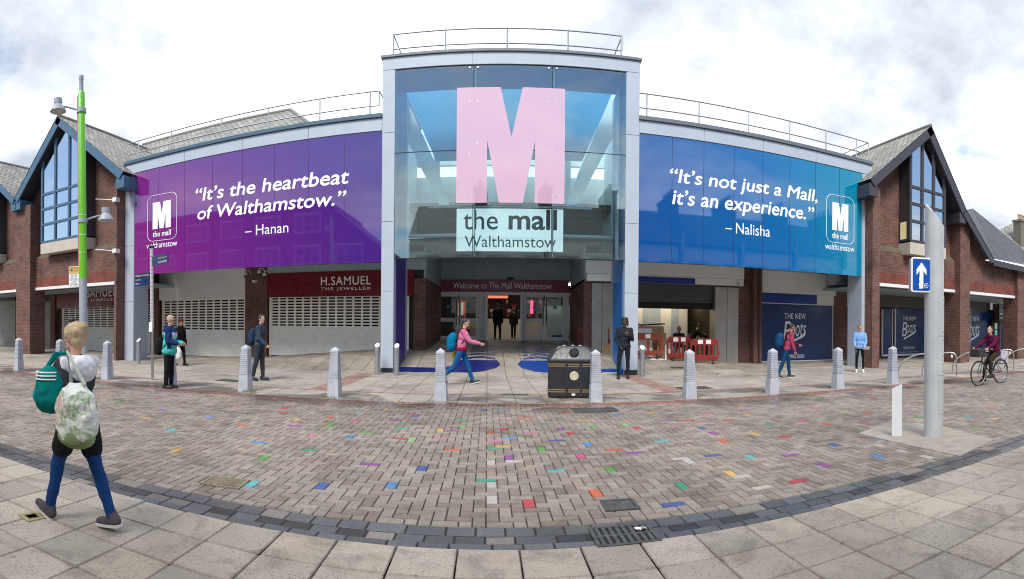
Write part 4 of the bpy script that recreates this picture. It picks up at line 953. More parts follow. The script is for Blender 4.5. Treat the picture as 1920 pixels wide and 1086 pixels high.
# ---------------------------------------------------------------- street furniture
M_boll = pm('bollard_paint', (.45, .48, .54), .5, .0, .2, 5, .15, 80, grime=.45)
def obelisk():
    o = thing('bollard', '', 'bollard'); m = MB(); H = 1.02; w0, w1 = .128, .088
    m.mesh([(sx*w0, sy*w0, 0) for sx, sy in ((-1,-1),(1,-1),(1,1),(-1,1))]+[(sx*(w0-.012), sy*(w0-.012), .36) for sx, sy in ((-1,-1),(1,-1),(1,1),(-1,1))],
           [(0,1,5,4),(1,2,6,5),(2,3,7,6),(3,0,4,7),(4,5,6,7)])
    def hw(z): return w0-(w0-w1)*z/H-.004
    def ring(z0, z1, e0, e1):
        a, b = hw(z0)+e0, hw(z1)+e1
        m.mesh([(sx*a, sy*a, z0) for sx, sy in ((-1,-1),(1,-1),(1,1),(-1,1))]+[(sx*b, sy*b, z1) for sx, sy in ((-1,-1),(1,-1),(1,1),(-1,1))], [(0,1,5,4),(1,2,6,5),(2,3,7,6),(3,0,4,7),(4,5,6,7),(3,2,1,0)])
    ring(.361, .41, -.004, -.004); ring(.41, .43, .004, .004); z = .43
    n_ = 13; p = (1.0-.43)/n_
    for k in range(n_):
        ring(z, z+p*.42, -.008, -.008); ring(z+p*.42, z+p, .003, .003); z += p
    ring(1.0, 1.03, .004, .0)
    a = hw(1.03); m.mesh([(-a,-a,1.03),(a,-a,1.03),(a,a,1.03),(-a,a,1.03),(0,0,1.10)], [(0,1,4),(1,2,4),(2,3,4),(3,0,4)])
    m.build('post', M_boll, o, local=True)
    return o
BL = [(35, 696, 'ribbed grey obelisk bollard at the far left edge before the brick arcade'), (112, 704, 'ribbed grey obelisk bollard half hidden behind the striding woman'),
      (201, 713, 'ribbed grey obelisk bollard between the striding woman and the left brick pier'), (319, 726, 'ribbed grey obelisk bollard behind the legs of the man in the turquoise jacket'),
      (460, 736, 'ribbed grey obelisk bollard beside the man walking in dark clothes, weeds at its foot'), (627, 747, 'ribbed grey obelisk bollard in front of the long jeweller shutter'),
      (827, 753, 'ribbed grey obelisk bollard left of the entrance, beside the person in a pink jacket'), (1117, 755, 'ribbed grey obelisk bollard overlapping the black litter bin'),
      (1293, 750, 'ribbed grey obelisk bollard in front of the red barrier'), (1448, 741, 'ribbed grey obelisk bollard by the person in the maroon jacket'),
      (1571, 731, 'ribbed grey obelisk bollard left of the person in pale blue'), (1673, 722, 'ribbed grey obelisk bollard left of the broad grey column')]
first = None
for px, py, lab in BL:
    g = G(px, py); g.y += .12; g.x *= 1+.12/g.y
    if first is None: o = first = obelisk(); o.location = g; o['label'] = lab; o['group'] = 'ribbed obelisk bollards along the kerb'
    else: o = dup(first, g, random.uniform(-.03, .03), lab)
    o.rotation_euler[1] = random.uniform(-.014, .014); o.rotation_euler[0] = random.uniform(-.01, .01)
# steel tubes with slanted tops
def slantpost():
    o = thing('steel_post', '', 'bollard'); m = MB(); seg = 20; r = .082
    vs = [(r*math.cos(2*math.pi*k/seg), r*math.sin(2*math.pi*k/seg), 0) for k in range(seg)]; ts = [(x, y, .95+y*.9) for x, y, _ in vs]
    m.mesh(vs+ts, [(k, (k+1) % seg, seg+(k+1) % seg, seg+k) for k in range(seg)]); m.build('tube', M_galv, o, local=True, smooth=True)
    m = MB(); m.mesh([(x*.98, y*.98, .951+y*.9) for x, y, _ in vs], [tuple(range(seg))]); m.build('cap', pm('cap_white', (.62, .64, .66), .4), o, local=True)
    return o
first = None
for px, py, lab in ((259.5, 683, 'galvanised tube bollard with slanted cap beside the left wing post'), (707, 703, 'galvanised tube bollard with slanted cap just left of the purple tower post'),
                    (743.5, 705, 'galvanised tube bollard with slanted cap just right of the purple tower post'), (1204, 707.5, 'galvanised tube bollard with slanted cap right of the blue tower post')):
    g = G(px, py)
    if first is None: o = first = slantpost(); o.location = g; o['label'] = lab; o['group'] = 'galvanised tube bollards beside the posts'
    else: dup(first, g, None, lab)
# litter bin
gb = G(1078, 748); bn = thing('litter_bin', 'black twin recycling bin with gold bands and a round crest, beside a bollard', 'litter bin', (gb.x, gb.y+.42, 0), -.10)
hw_, hd = .555, .42
def rprof(w_, d_, r, n_=6):
    pts = []
    for cx, cy, st in ((w_-r, d_-r, 0), (-w_+r, d_-r, 90), (-w_+r, -d_+r, 180), (w_-r, -d_+r, 270)):
        for k in range(n_+1): a = math.radians(st+90*k/n_); pts.append((cx+r*math.cos(a), cy+r*math.sin(a)))
    return pts
def loft(m, levels, n_=6):
    rings = [[(x, y, z) for x, y in rprof(w_, d_, r, n_)] for w_, d_, r, z in levels]; k = len(rings[0]); vs = [p for r in rings for p in r]
    fs = [(i*k+j, i*k+(j+1) % k, (i+1)*k+(j+1) % k, (i+1)*k+j) for i in range(len(rings)-1) for j in range(k)]
    fs += [tuple(range(k))[::-1], tuple((len(rings)-1)*k+j for j in range(k))]; m.mesh(vs, fs)
m = MB(); loft(m, [(hw_-.06, hd-.05, .08, 0), (hw_-.02, hd-.02, .09, .03), (hw_, hd, .10, .06), (hw_, hd, .10, .80)]); m.build('body', M_black, bn, local=True, smooth=True)
m = MB(); loft(m, [(hw_+.015, hd+.015, .10, .80), (hw_+.015, hd+.015, .10, .86), (hw_-.01, hd-.01, .10, .90), (hw_-.10, hd-.06, .10, 1.03), (hw_-.22, hd-.12, .10, 1.125), (hw_-.26, hd-.2, .1, 1.135)]); lid = m.build('lid', M_black, bn, local=True, smooth=True)
M_gold = pm('gold_band', (.42, .32, .14), .35, .5, .1)
m = MB()
for z in (.14, .185, .70, .745): loft(m, [(hw_+.006, hd+.006, .105, z), (hw_+.006, hd+.006, .105, z+.018)])
m.build('gold_band', M_gold, bn, local=True)
m = MB()
for x in (-.14, .17): loft_x = m.box(x-.03, x+.03, -hd-.014, -hd+.02, .05, .84)
m.build('rib', M_black, bn, local=True, bevel=.008)
cz = .98; sl = math.atan2(.13, .05)
m = MB(); R_ = Matrix.Rotation(math.radians(62), 3, 'X'); m.lathe([(.105, -.02), (.112, .02), (.09, .045), (.075, .03), (.075, -.02)], (.02, -hd+.06, 1.0), 24, R_); m.build('opening_rim', M_black, lid, local=True, smooth=True)
m = MB(); m.lathe([(.072, .0), (.072, .036)], (.02, -hd+.06, 1.0), 24, R_); m.build('opening', M_dark, lid, local=True)
m = MB(); m.lathe([(.098, -.003), (.098, .012), (.09, .014)], (.02, -hd-.012, .50), 28, Matrix.Rotation(math.pi/2, 3, 'X')); cr = m.build('crest', pm('crest_cream', (.55, .52, .40), .5), bn, local=True)
m = MB()
for r in (.075, .05): m.tube([(.02+r*math.cos(a*math.pi/12), -hd-.028, .50+r*math.sin(a*math.pi/12)) for a in range(25)], .003, 5, False)
m.tube([(-.02, -hd-.028, .48), (.06, -hd-.028, .48), (.04, -hd-.028, .53), (.0, -hd-.028, .53), (-.02, -hd-.028, .48)], .003, 5); m.build('crest_emblem', M_gold, cr, local=True)
m = MB(); m.box(-.03, .045, -hd-.03, -hd-.01, .075, .115); m.build('sticker', M_letter, bn, local=True)
m = MB()
for x in (-.2, .0, .16): m.ell((x, .0, 1.14), (.045, .03, .02))
m.build('lid_catch', M_galv, lid, local=True)
# lamp post
Mg = pm('lamp_green', (.14, .52, .015), .3, 0, .05, coat=.3); M_lgrey = pm('lamp_grey', (.33, .37, .42), .45, 0, .08); M_mag = pm('stripe_pink', (.62, .12, .34), .4, 0, .05)
lx, ly = XX(158, 8.3, 640), 8.3
lp = thing('lamp_post', 'tall bright green lamp post with grey base, pink edge stripe and two spot lamps', 'lamp post', (lx, ly, 0))
lp.rotation_euler = (0, -.021, 0); lp.rotation_euler[2] = 0
ta = math.atan2(-lx, -ly)  # stripe faces left of the camera ray
r_ = .095
m = MB(); m.lathe([(r_*1.0, 0), (r_, 2.62)], seg=20); m.build('base_tube', M_lgrey, lp, local=True, smooth=True)
m = MB(); m.lathe([(r_*1.01, 2.62), (r_*.98, 3.2), (r_*.98, 3.21), (r_*.97, 3.6), (r_*.90, 6.95), (r_*.75, 7.0)], seg=24); m.build('green_tube', Mg, lp, local=True, smooth=True)
m = MB(); m.lathe([(r_*.55, 7.0), (r_*.55, 7.28), (r_*.62, 7.3), (r_*.6, 7.38)], seg=16); m.build('finial', M_lgrey, lp, local=True, smooth=True)
m = MB()
for z in (3.22, 3.63, 4.1): m.lathe([(r_*1.03, z-.006), (r_*1.03, z+.006)], seg=24)
m.build('band', M_white, lp, local=True)
m = MB(); ux, uy = -.72, -.69; d = Vector((ux, uy, 0)).normalized(); 
for z0, z1 in ((2.64, 6.9),):
    a = d*(r_+.004); m.tube([a+Vector((0, 0, z0)), d*(r_*.90+.004)+Vector((0, 0, z1))], .014, 6)
m.build('stripe', M_mag, lp, local=True)
def spot(z, s, mat):
    m = MB(); dx = Vector((s*.686, s*.727, 0)).normalized()
    a = Vector((0, 0, z)); b = a+dx*.33+Vector((0, 0, .10)); c = a+dx*.50+Vector((0, 0, .12))
    m.tube([a, b, c], .022, 8); m.lathe([(r_+.02, z-.05), (r_+.02, z+.05)], seg=16)
    o = m.build('lamp_arm', mat, lp, local=True, smooth=True)
    m = MB(); m.lathe([(.19, -.10), (.185, -.07), (.11, .04), (.10, .06), (.09, .08), (.10, .09), (.10, .20), (.06, .21)], c+dx*.05+Vector((0, 0, -.02)), 20); m.build('lamp_head', mat, o, local=True, smooth=True)
    m = MB(); m.lathe([(.17, -.105), (.17, -.098)], c+dx*.05+Vector((0, 0, -.02)), 20); m.build('lamp_glass', pm('lamp_lens', (.5, .5, .48), .15, 0, 0), o, local=True)
spot(6.55, -1, M_lgrey); spot(3.97, 1, M_lgrey)
# zone plate on the lamp post
ang = math.atan2(lx, ly)
m = MB(); M4 = Matrix.Translation((-.135, -.16, 0)) @ Matrix.Rotation(-.65*0-ang*.0+.55, 4, 'Z')
z0, z1 = ZZ(145, 537, 8.15)+.0, ZZ(145, 499, 8.15); zy = z0+(z1-z0)*.66
m.box(-.125, .125, -.006, .006, z0, z1, M4); pl = m.build('zone_sign', M_letterb, lp, local=True, bevel=.004)
m = MB(); m.box(-.12, .12, -.011, -.007, zy, z1-.006, M4); m.build('sign_yellow', pm('sign_yellow', (.75, .48, .10), .4, 0, 0), pl, local=True)
m = MB(); m.lathe([(.032, -.003), (.032, .003)], (-.055, -.0125, zy+.08), 16, Matrix.Rotation(math.pi/2, 3, 'X')); m.v = [tuple(M4 @ Vector(p)) for p in m.v]; m.build('sign_roundel', pm('roundel_blue', (.08, .12, .35), .4, 0, 0), pl, local=True)
Mtx = pm('sign_text', (.02, .02, .03), .5, 0, 0)
text('CONTROLLED ZONE', -.10, .10, z1-.035, z1-.015, -.012, Mtx, pl, depth=.002, M=M4, local=True)
text('At any\ntime', 0, .10, zy+.04, zy+.12, -.012, Mtx, pl, depth=.002, M=M4, local=True, align='CENTER')
text('No waiting\nMon - Sat\n10am - 4pm\n7pm - Midnight\nSunday\n10am - 4pm\n7pm - Midnight', -.10, .10, z0+.02, zy-.02, -.009, Mtx, pl, depth=.002, M=M4, local=True, align='CENTER')
# finger post
g = G(286, 713); fp = thing('finger_post', 'slim steel finger post with two navy direction signs in front of the purple panel', 'signpost', (g.x, g.y, 0))
fp.rotation_euler = (0, -.018, 0); hp = 3.75
m = MB(); m.lathe([(.040, 0), (.040, 1.45)], seg=14); m.build('lower_tube', M_steel, fp, local=True, smooth=True)
m = MB(); m.lathe([(.050, 1.45), (.050, hp-.03)], seg=14); m.build('upper_tube', pm('post_white', (.62, .62, .60), .4, .3, .08, 8), fp, local=True, smooth=True)
m = MB()
for k in range(18): z = 1.65+k*.12; m.lathe([(.053, z), (.053, z+.006)], seg=14)
m.lathe([(.085, hp-.05), (.09, hp), (.05, hp+.01)], seg=16); m.build('collar', M_black, fp, local=True)
m = MB(); m.box(-.055, .055, -.075, -.05, 1.35, 1.62); m.build('notice', M_letterb, fp, local=True)
M_navy = pm('sign_navy', (.006, .022, .105), .35, 0, .1); M_ylw = pm('sign_gold', (.70, .60, .28), .5, 0, 0)
def finger(x0, x1, z0, z1, rot, lines, two=False):
    M4 = Matrix.Rotation(rot, 4, 'Z'); m = MB(); m.box(x0, x1, -.018, .018, z0, z1, M4); o = m.build('sign_arm', M_navy, fp, local=True, bevel=.004)
    for body, a, b, c, e, mt in lines: text(body, a, b, c, e, -.0185, mt, o, depth=.003, M=M4, local=True, bold=.006)
    return o
zA, zB = ZZ(260, 533, g.y), ZZ(260, 507, g.y)
zA -= .04
finger(-.69, -.06, zA, zA+.36, -.12, [('Walthamstow Central Station', -.66, -.08, zA+.27, zA+.32, M_ylw), ('Central Library', -.66, -.42, zA+.15, zA+.20, M_ylw), ('High Street', -.66, -.49, zA+.035, zA+.085, M_letterb)])
zC = ZZ(310, 497, g.y)
finger(.06, .86, zC, zC+.25, -.35, [('St James Street Area', .38, .82, zC+.14, zC+.19, M_ylw), ('Council Sales Office', .38, .82, zC+.035, zC+.085, M_letterb)])
# broad grey column
g = G(1750, 826); g = Vector((g.x*1.028, g.y*1.028, 0)); rc = .139
co = thing('control_column', 'broad pale grey column with slanted top and screwed access covers, blue arrow sign beside it', 'column', (g.x, g.y, 0))
M_col = pm('column_paint', (.50, .53, .55), .42, .1, .12, 3, .1, 60, grime=.3)
seg = 40; Rc = math.atan2(g.x, g.y)     # column turned to face across the street
vs = [(rc*math.cos(2*math.pi*k/seg), rc*math.sin(2*math.pi*k/seg)) for k in range(seg)]
rightx, righty = math.cos(Rc), -math.sin(Rc)
m = MB(); zt = 3.30
tp = [(x, y, zt-.12-(x*rightx+y*righty)*1.1) for x, y in vs]
m.mesh([(x, y, 0) for x, y in vs]+tp+[(x*.86, y*.86, z+.02) for x, y, z in tp], [(k, (k+1) % seg, seg+(k+1) % seg, seg+k) for k in range(seg)]+[(seg+k, seg+(k+1) % seg, 2*seg+(k+1) % seg, 2*seg+k) for k in range(seg)]+[tuple(2*seg+k for k in range(seg))]); m.build('shaft', M_col, co, local=True, smooth=True)
def cover(z0, z1, a0, a1):
    m = MB(); n_ = 8; r = rc+.006; pts = [(r*math.cos(a0+(a1-a0)*k/n_), r*math.sin(a0+(a1-a0)*k/n_)) for k in range(n_+1)]
    vs_ = [(x, y, z0) for x, y in pts]+[(x, y, z1) for x, y in pts]+[(x*.94, y*.94, z0) for x, y in pts]+[(x*.94, y*.94, z1) for x, y in pts]; k1 = n_+1
    fs = [(k, k+1, k1+k+1, k1+k) for k in range(n_)]+[(2*k1+k+1, 2*k1+k, k, k+1)[::1] for k in range(n_)]+[(k1+k, k1+k+1, 3*k1+k+1, 3*k1+k) for k in range(n_)]+[(0, k1, 3*k1, 2*k1), (n_, 2*k1+n_, 3*k1+n_, k1+n_)]
    m.mesh(vs_, fs); o = m.build('access_cover', M_col, co, local=True, smooth=True)
    m = MB(); am = a0+(a1-a0)*.55
    for z in (z0+.05, z1-.05): m.ell(((r+.001)*math.cos(am), (r+.001)*math.sin(am), z), (.007, .007, .007), seg=8, rings=6)
    m.build('screw', M_dark, o, local=True)
cam_a = math.atan2(-g.y, -g.x)  # direction of the camera from the column
a0, a1 = cam_a+.42, cam_a+1.75
for z0, z1 in ((.35, .85), (.90, 1.10), (1.12, 1.44), (1.46, 2.02)): cover(z0, z1, a0 if z0 != .35 else a0+.1, a1)
m = MB(); m.lathe([(rc+.03, 0), (rc+.02, .012), (rc, .014)], seg=30); m.build('base_ring', M_ledge, co, local=True)
# blue arrow sign on the column
sg = thing('arrow_sign', 'blue illuminated sign box with a white upward arrow beside the broad column', 'sign', (g.x, g.y, 0))
zs0, zs1 = 2.07, 2.56; M4 = Matrix.Rotation(-.42, 4, 'Z') @ Matrix.Translation((-.235, -.06, 0))
def rr(x0, x1, z0, z1, r): return [(x, z) for x, z in [(x1-r+r*math.cos(math.radians(a)), z1-r+r*math.sin(math.radians(a))) for a in (0, 30, 60, 90)]+[(x0+r-r*math.sin(math.radians(a)), z1-r+r*math.cos(math.radians(a))) for a in (0, 30, 60, 90)]+[(x0+r-r*math.cos(math.radians(a)), z0+r-r*math.sin(math.radians(a))) for a in (0, 30, 60, 90)]+[(x1-r+r*math.sin(math.radians(a)), z0+r-r*math.cos(math.radians(a))) for a in (0, 30, 60, 90)]]
m = MB(); m.prism(rr(-.15, .15, zs0, zs1, .035), -.03, .0, M=M4); m.build('sign_frame', M_letterb, sg, local=True, bevel=.006)
m = MB(); m.prism(rr(-.14, .14, zs0+.01, zs1-.01, .03), .001, .10, M=M4); m.box(.10, .22, .02, .08, zs0+.1, zs0+.3, M4); m.build('sign_box', M_lgrey, sg, local=True)
m = MB(); m.prism(rr(-.128, .128, zs0+.022, zs1-.022, .02), -.034, -.031, M=M4); sf = m.build('sign_face', pm('road_blue', (.0, .075, .38), .3, 0, .05), sg, local=True)
m = MB(); c = zs0; m.prism([(-.03, c+.05), (.028, c+.055), (.028, c+.30), (.075, c+.24), (.075, c+.32), (.0, c+.42), (-.075, c+.32), (-.075, c+.24), (-.028, c+.30), (-.028, c+.22), (-.036, c+.18), (-.027, c+.15), (-.04, c+.11), (-.032, c+.08)], -.038, -.0345, M=M4); m.build('arrow', M_letterb, sf, local=True)
m = MB(); m.tube([tuple(M4 @ Vector((.075+.032*math.cos(a*math.pi/8), -.036, c+.095+.032*math.sin(a*math.pi/8)))) for a in range(2, 15)], .0045, 5); m.tube([tuple(M4 @ Vector(p)) for p in ((.06, -.036, c+.09), (.08, -.036, c+.105), (.075, -.036, c+.09), (.112, -.036, c+.092))], .005, 5); m.build('emblem', M_letterb, sf, local=True)
# low white blade marker
g = G(1684, 821); bm_ = thing('marker_post', 'low white flat marker post with slanted top on a round foot by the broad column', 'bollard', (g.x, g.y+.03, 0), -.75)
m = MB(); m.prism([(-.072, .01), (.072, .01), (.072, .77), (-.072, .69)], -.012, .012); m.box(-.072, -.06, 0, .07, .01, .69); m.build('blade', pm('marker_white', (.66, .69, .73), .4, 0, .06, 5), bm_, local=True, bevel=.004)
m = MB(); m.lathe([(.10, 0), (.10, .014), (.09, .02)], seg=24); m.build('foot', M_galv, bm_, local=True, smooth=True)
# concrete base slab under the column
q = [G(*p) for p in ((1610, 815), (1672, 792), (1760, 800), (1865, 826), (1800, 858))]
m = MB(); m.prism([(p.x, p.y) for p in q], .0, .0205, 'XY'); struct(m.build('pavement_pad', pm('concrete_pad', (.36, .32, .27), .85, 0, .2, 6, .4, 90, grime=.4)))
# drains and covers
def grate(px, py, w_, d_, name, lab, kind, rot=0, M_iron=None):
    g = G(px, py); o = thing(name, lab, 'drain cover', (g.x, g.y, .014 if g.y < 16 else ground(g.x, g.y)+.014), rot+GR)
    fr = MB(); f_ = .03; fr.box(-w_/2, w_/2, -d_/2, -d_/2+f_, 0, .012); fr.box(-w_/2, w_/2, d_/2-f_, d_/2, 0, .012); fr.box(-w_/2, -w_/2+f_, -d_/2+f_, d_/2-f_, 0, .012); fr.box(w_/2-f_, w_/2, -d_/2+f_, d_/2-f_, 0, .012)
    M_iron = M_iron or pm('cast_iron', (.12, .12, .115), .5, .5, .4, 12, .3); fr.build('frame', M_iron, o, local=True)
    m = MB(); m.box(-w_/2+f_, w_/2-f_, -d_/2+f_, d_/2-f_, .0, .003); m.build('pit', M_dark, o, local=True)
    m = MB()
    if kind == 'bars':
        n_ = 8; 
        for k in range(n_): x = -w_/2+f_+(w_-2*f_)*(k+.5)/n_; m.box(x-.014, x+.014, -d_/2+f_, d_/2-f_, .004, .011)
        m.box(-w_/2+f_, w_/2-f_, -.012, .012, .004, .0105)
    elif kind == 'studs':
        m.box(-w_/2+f_+.006, w_/2-f_-.006, -d_/2+f_+.006, d_/2-f_-.006, .003, .008)
        for i in range(5):
            for j in range(4): x = -w_/2+.07+(w_-.14)*i/4; y = -d_/2+.07+(d_-.14)*j/3; m.lathe([(.013, .008), (.009, .014)], (x, y, 0), 10)
    else:
        m.box(-w_/2+f_+.006, w_/2-f_-.006, -d_/2+f_+.006, d_/2-f_-.006, .003, .007)
        n_ = 14
        for k in range(n_): x = -w_/2+f_+.02+(w_-2*f_-.04)*k/(n_-1); m.box(x-.008, x+.008, -d_/2+f_+.01, d_/2-f_-.01, .007, .012)
    m.build('grate', M_iron, o, local=True); return o
grate(1170, 1008, .47, .36, 'gully_grate', 'barred iron gully grate in the dark kerb at bottom centre', 'bars', .0)
grate(1162, 951, .30, .27, 'access_cover', 'small studded square iron cover in the brick paving above the gully', 'studs', -.03)
grate(1115, 771, .82, .5, 'access_cover', 'ribbed rectangular iron cover in the paving below the black bin', 'ribs', 0)
grate(965, 742, .62, .16, 'drain_strip', 'narrow slotted drain in the thin red line before the entrance', 'ribs')
grate(1301, 729, .85, .55, 'access_cover', 'paved steel framed cover behind the bollard right of the entrance', 'studs')
grate(1268, 697, .5, .4, 'access_cover', 'small dark cover in front of the red barriers', 'ribs')
grate(422, 908, .40, .30, 'access_cover', 'worn tan ribbed cover set in the brick paving at lower left', 'ribs', .1, pm('worn_cover', (.26, .215, .15), .85, 0, .4, 12, .4))
grate(60, 974, .16, .16, 'stop_tap_cover', 'tiny yellowish metal cover in the near slabs left of the striding woman', 'ribs', -.2, pm('brass_cover', (.42, .36, .17), .7, 0, .3, 12, .3))
grate(845, 688, 1.1, .4, 'mat_well', 'dark mat strip in the entrance floor behind the person in a pink jacket', 'ribs')
grate(430, 715, .62, .45, 'access_cover', 'framed cover in the far pavement left of the bollard with weeds', 'studs')
# litter in the gully, weeds
g = G(1201, 998); m = MB(); random.seed(5)
for k in range(9):
    a = random.random()*6.3; m.face([(g.x, g.y, .04), (g.x+.05*math.cos(a), g.y+.05*math.sin(a), .03+random.random()*.02), (g.x+.05*math.cos(a+.8), g.y+.04*math.sin(a+.8), .03)])
tag(m.build('litter', M_letterb), 'crumpled white scrap of paper on the gully grate', 'litter')
for px, py, n_, lab in ((468, 737, 70, 'tuft of green weeds at the foot of the bollard by the man in dark clothes'), (617, 748, 40, 'small weeds at the foot of the bollard before the jeweller shutter')):
    g = G(px, py); m = MB()
    for k in range(n_):
        x, y = g.x+random.uniform(-.17, .17), g.y+random.uniform(-.04, .05); a = random.random()*6.3; h = random.uniform(.03, .11)
        m.face([(x-.006, y, .01), (x+.006, y, .01), (x+.03*math.cos(a), y+.03*math.sin(a), h)])
    tag(m.build('weeds', pm('weed', (.12, .20, .05), .8, 0, .3)), lab, 'weeds')
# small litter scraps on the paving
for px, py, lab in ((1340, 691, 'tiny pale scrap of litter before the steel pilaster'), (1553, 681, 'tiny white scrap of litter under the chemist window'), (1345, 703, 'brown leaf litter on the slabs right of the bollard')):
    g = G(px, py); m = MB(); m.ell((g.x, g.y, .03), (.05, .03, .012), seg=8, rings=5); tag(m.build('litter', M_letterb if 'leaf' not in lab else M_ledge), lab, 'litter')
# cycle stands
def stand():
    o = thing('cycle_stand', '', 'cycle stand'); m = MB(); pts = []
    for k in range(13): a = math.pi/2*k/12; pts.append((-.42+.72*math.sin(a)*1.0, .40-.70*math.sin(a), .82*math.sin(a)**.0*(1-math.cos(a))**.0*math.sin(a)))
    pts = [(-.42, .42, 0), (-.41, .41, .2)]
    for k in range(1, 13): a = math.pi/2*k/12; pts.append((-.41+.66*(1-math.cos(a)), .41-.66*(1-math.cos(a)), .2+.62*math.sin(a)))
    pts += [(.33, -.33, .80), (.385, -.385, .72), (.40, -.40, .60), (.40, -.40, 0)]
    m.tube(pts, .024, 10); m.build('hoop', M_steel, o, local=True, smooth=True)
    m = MB(); m.lathe([(.055, -.006), (.055, .006)], (.30, -.28, .70), 16, Matrix.Rotation(math.pi/2, 3, 'X')); m.build('disc', M_white, o, local=True)
    m = MB(); m.lathe([(.05, 0), (.05, .012)], (-.42, .42, 0), 12); m.lathe([(.05, 0), (.05, .012)], (.40, -.40, 0), 12); m.build('foot_plate', M_galv, o, local=True); return o
first = None
labs = ['stainless cycle stand hidden behind and just right of the broad column', 'stainless cycle stand left of the cyclist', 'stainless cycle stand behind the cyclist', 'stainless cycle stand right of the cyclist', 'stainless cycle stand at the right edge']
for k, px in enumerate((1752, 1794, 1846, 1901, 1935)):
    p = G(px, 708-9*k*.9); p = Vector((XX(px, 11.25+.12*k), 11.25+.12*k, .0)); p = Vector((p.x-.4, p.y+.4, 0))
    if first is None: o = first = stand(); o.location = p; o['label'] = labs[k]; o['group'] = 'stainless steel cycle stands'
    else: dup(first, p, None, labs[k])
# red plastic barriers
M_bar = pm('barrier_red', (.24, .018, .013), .45, 0, .14, 4)
M_baro = pm('barrier_orange', (.30, .05, .02), .5, 0, .14, 4)
def barrier(p, rot, W, H, kind, mat, lab):
    o = thing('safety_barrier', lab, 'barrier', p, rot, 'plastic safety barriers round the shop works'); m = MB(); z0 = .12; t = .025
    m.prism([(-W/2, z0+.12), (-W/2+.07, z0), (W/2-.07, z0), (W/2, z0+.12), (W/2, z0+.2), (-W/2, z0+.2)], -t, t)
    m.prism([(-W/2, H-.26), (W/2, H-.26), (W/2, H-.12), (W/2-.12, H), (-W/2+.12, H), (-W/2, H-.12)], -t, t)
    n_ = {'slat': 9, 'slot': 6, 'square': 2}[kind]; bw = {'slat': .045, 'slot': .07, 'square': .09}[kind]
    for k in range(n_+1): x = -W/2+bw/2+(W-bw)*k/n_; m.box(x-bw/2, x+bw/2, -t, t, z0+.2, H-.26)
    m.box(W/2, W/2+.05, -.015, .015, .35, .48); m.build('panel', mat, o, local=True, bevel=.012)
    m = MB()
    for x in ((-.16, .16) if kind != 'square' else (-.02,)): m.box(x-.10, x+.10, -t-.008, -t-.001, H-.2, H-.04)
    m.build('sign_plate', M_letterb, o, local=True)
    for x in (-W*.28, W*.30):
        m = MB(); m.prism([(-.24, 0), (.24, 0), (.05, .07), (.03, .2), (-.03, .2), (-.05, .07)], x-.03, x+.03, 'YZ'); m.build('foot', M_black, o, local=True, bevel=.005)
    return o
def gz_(x, y): return Vector((x, y, ground(x, y)))
xb = XX(1113, 20.6); barrier(gz_(xb, 20.6), -.55, 1.35, 1.0, 'slat', M_bar, 'red slatted safety barrier left of the blue tower post')
xb = XX(1216, 19.6); barrier(gz_(xb, 19.6), -.12, 1.12, 1.0, 'square', M_baro, 'orange red safety barrier with square openings before chipboard, right of the blue tower post')
xb = XX(1274, 19.4); barrier(gz_(xb, 19.4), .05, 1.05, .98, 'slot', M_bar, 'red slotted safety barrier in front of the crouching worker')
xb = XX(1321, 19.0); barrier(gz_(xb, 19.0), -.22, 1.12, .98, 'slot', M_bar, 'red slotted safety barrier beside the steel pilaster')
# boards and debris behind them
def osb():
    if 'osb' in MATS: return MATS['osb']
    t = NT('osb'); c = t.ramp(t.noise(16, 4, .8, dist=1.5), [(.3, (.20, .11, .045)), (.5, (.42, .27, .12)), (.68, (.55, .40, .21))]); t.setc(c); t.b.inputs['Roughness'].default_value = .8; MATS['osb'] = t.m; return t.m
def board(name, px, Y, w_, h_, th, mat, tilt, rot, lab, z=None):
    x = XX(px, Y); o_ = MB(); o_.box(-w_/2, w_/2, 0, th, 0, h_); o = o_.build(name, mat); o.location = (x, Y, (ground(x, Y) if z is None else z)+.01); o.rotation_euler = (-tilt, 0, rot); tag(o, lab, 'board'); return o
board('chipboard_sheet', 1222, 20.05, 1.15, 1.28, .03, osb(), .18, 0, 'tallest chipboard sheet leaning on the plasterboard behind the orange barrier')
board('chipboard_sheet', 1243, 19.8, .42, 1.05, .03, osb(), .14, .1, 'narrow chipboard offcut leaning right of the orange barrier')
board('white_board', 1206, 19.9, .8, 1.15, .02, M_letterb, .15, 0, 'white edged board leaning left behind the orange barrier')
board('white_board', 1254, 19.5, .28, .62, .02, M_letterb, .25, -.3, 'small white offcut leaning between the barriers')
o = board('white_board', 1218, 19.25, 1.3, .5, .02, M_letterb, 1.5, .1, 'white sheet lying flat below the orange barrier')
o = board('white_board', 1137, 20.3, .5, .95, .03, M_letterb, .12, -.3, 'white board behind the slatted barrier left of the tower post')
o = board('chipboard_sheet', 1139, 20.2, .35, .35, .03, osb(), .1, -.3, 'low chipboard piece under the slatted barrier')
x = XX(1225, 20.3); m = MB(); m.tube([(x-1.1, 20.3, 1.62+.2), (x-.5, 20.3, 1.5+.2), (x+.5, 20.35, 1.56+.2)], .03, 6); m.tube([(x-1.0, 20.3, 1.95), (x-.4, 20.3, 1.62)], .015, 6); tag(m.build('metal_bar', M_dark), 'bent black metal bars lying on top of the leaning boards', 'bars')
p = P(1314, 611, 22.3); m = MB(); m.tube([(p.x+.13*math.cos(a*math.pi/8), 22.4, p.z+.0+.15*math.sin(a*math.pi/8)) for a in range(17)], .02, 6, False); tag(m.build('cable_coil', M_black), 'black coil of cable standing on the counter in the lit shop', 'cable')
p = P(1300, 606, 22.5); m = MB(); random.seed(8)
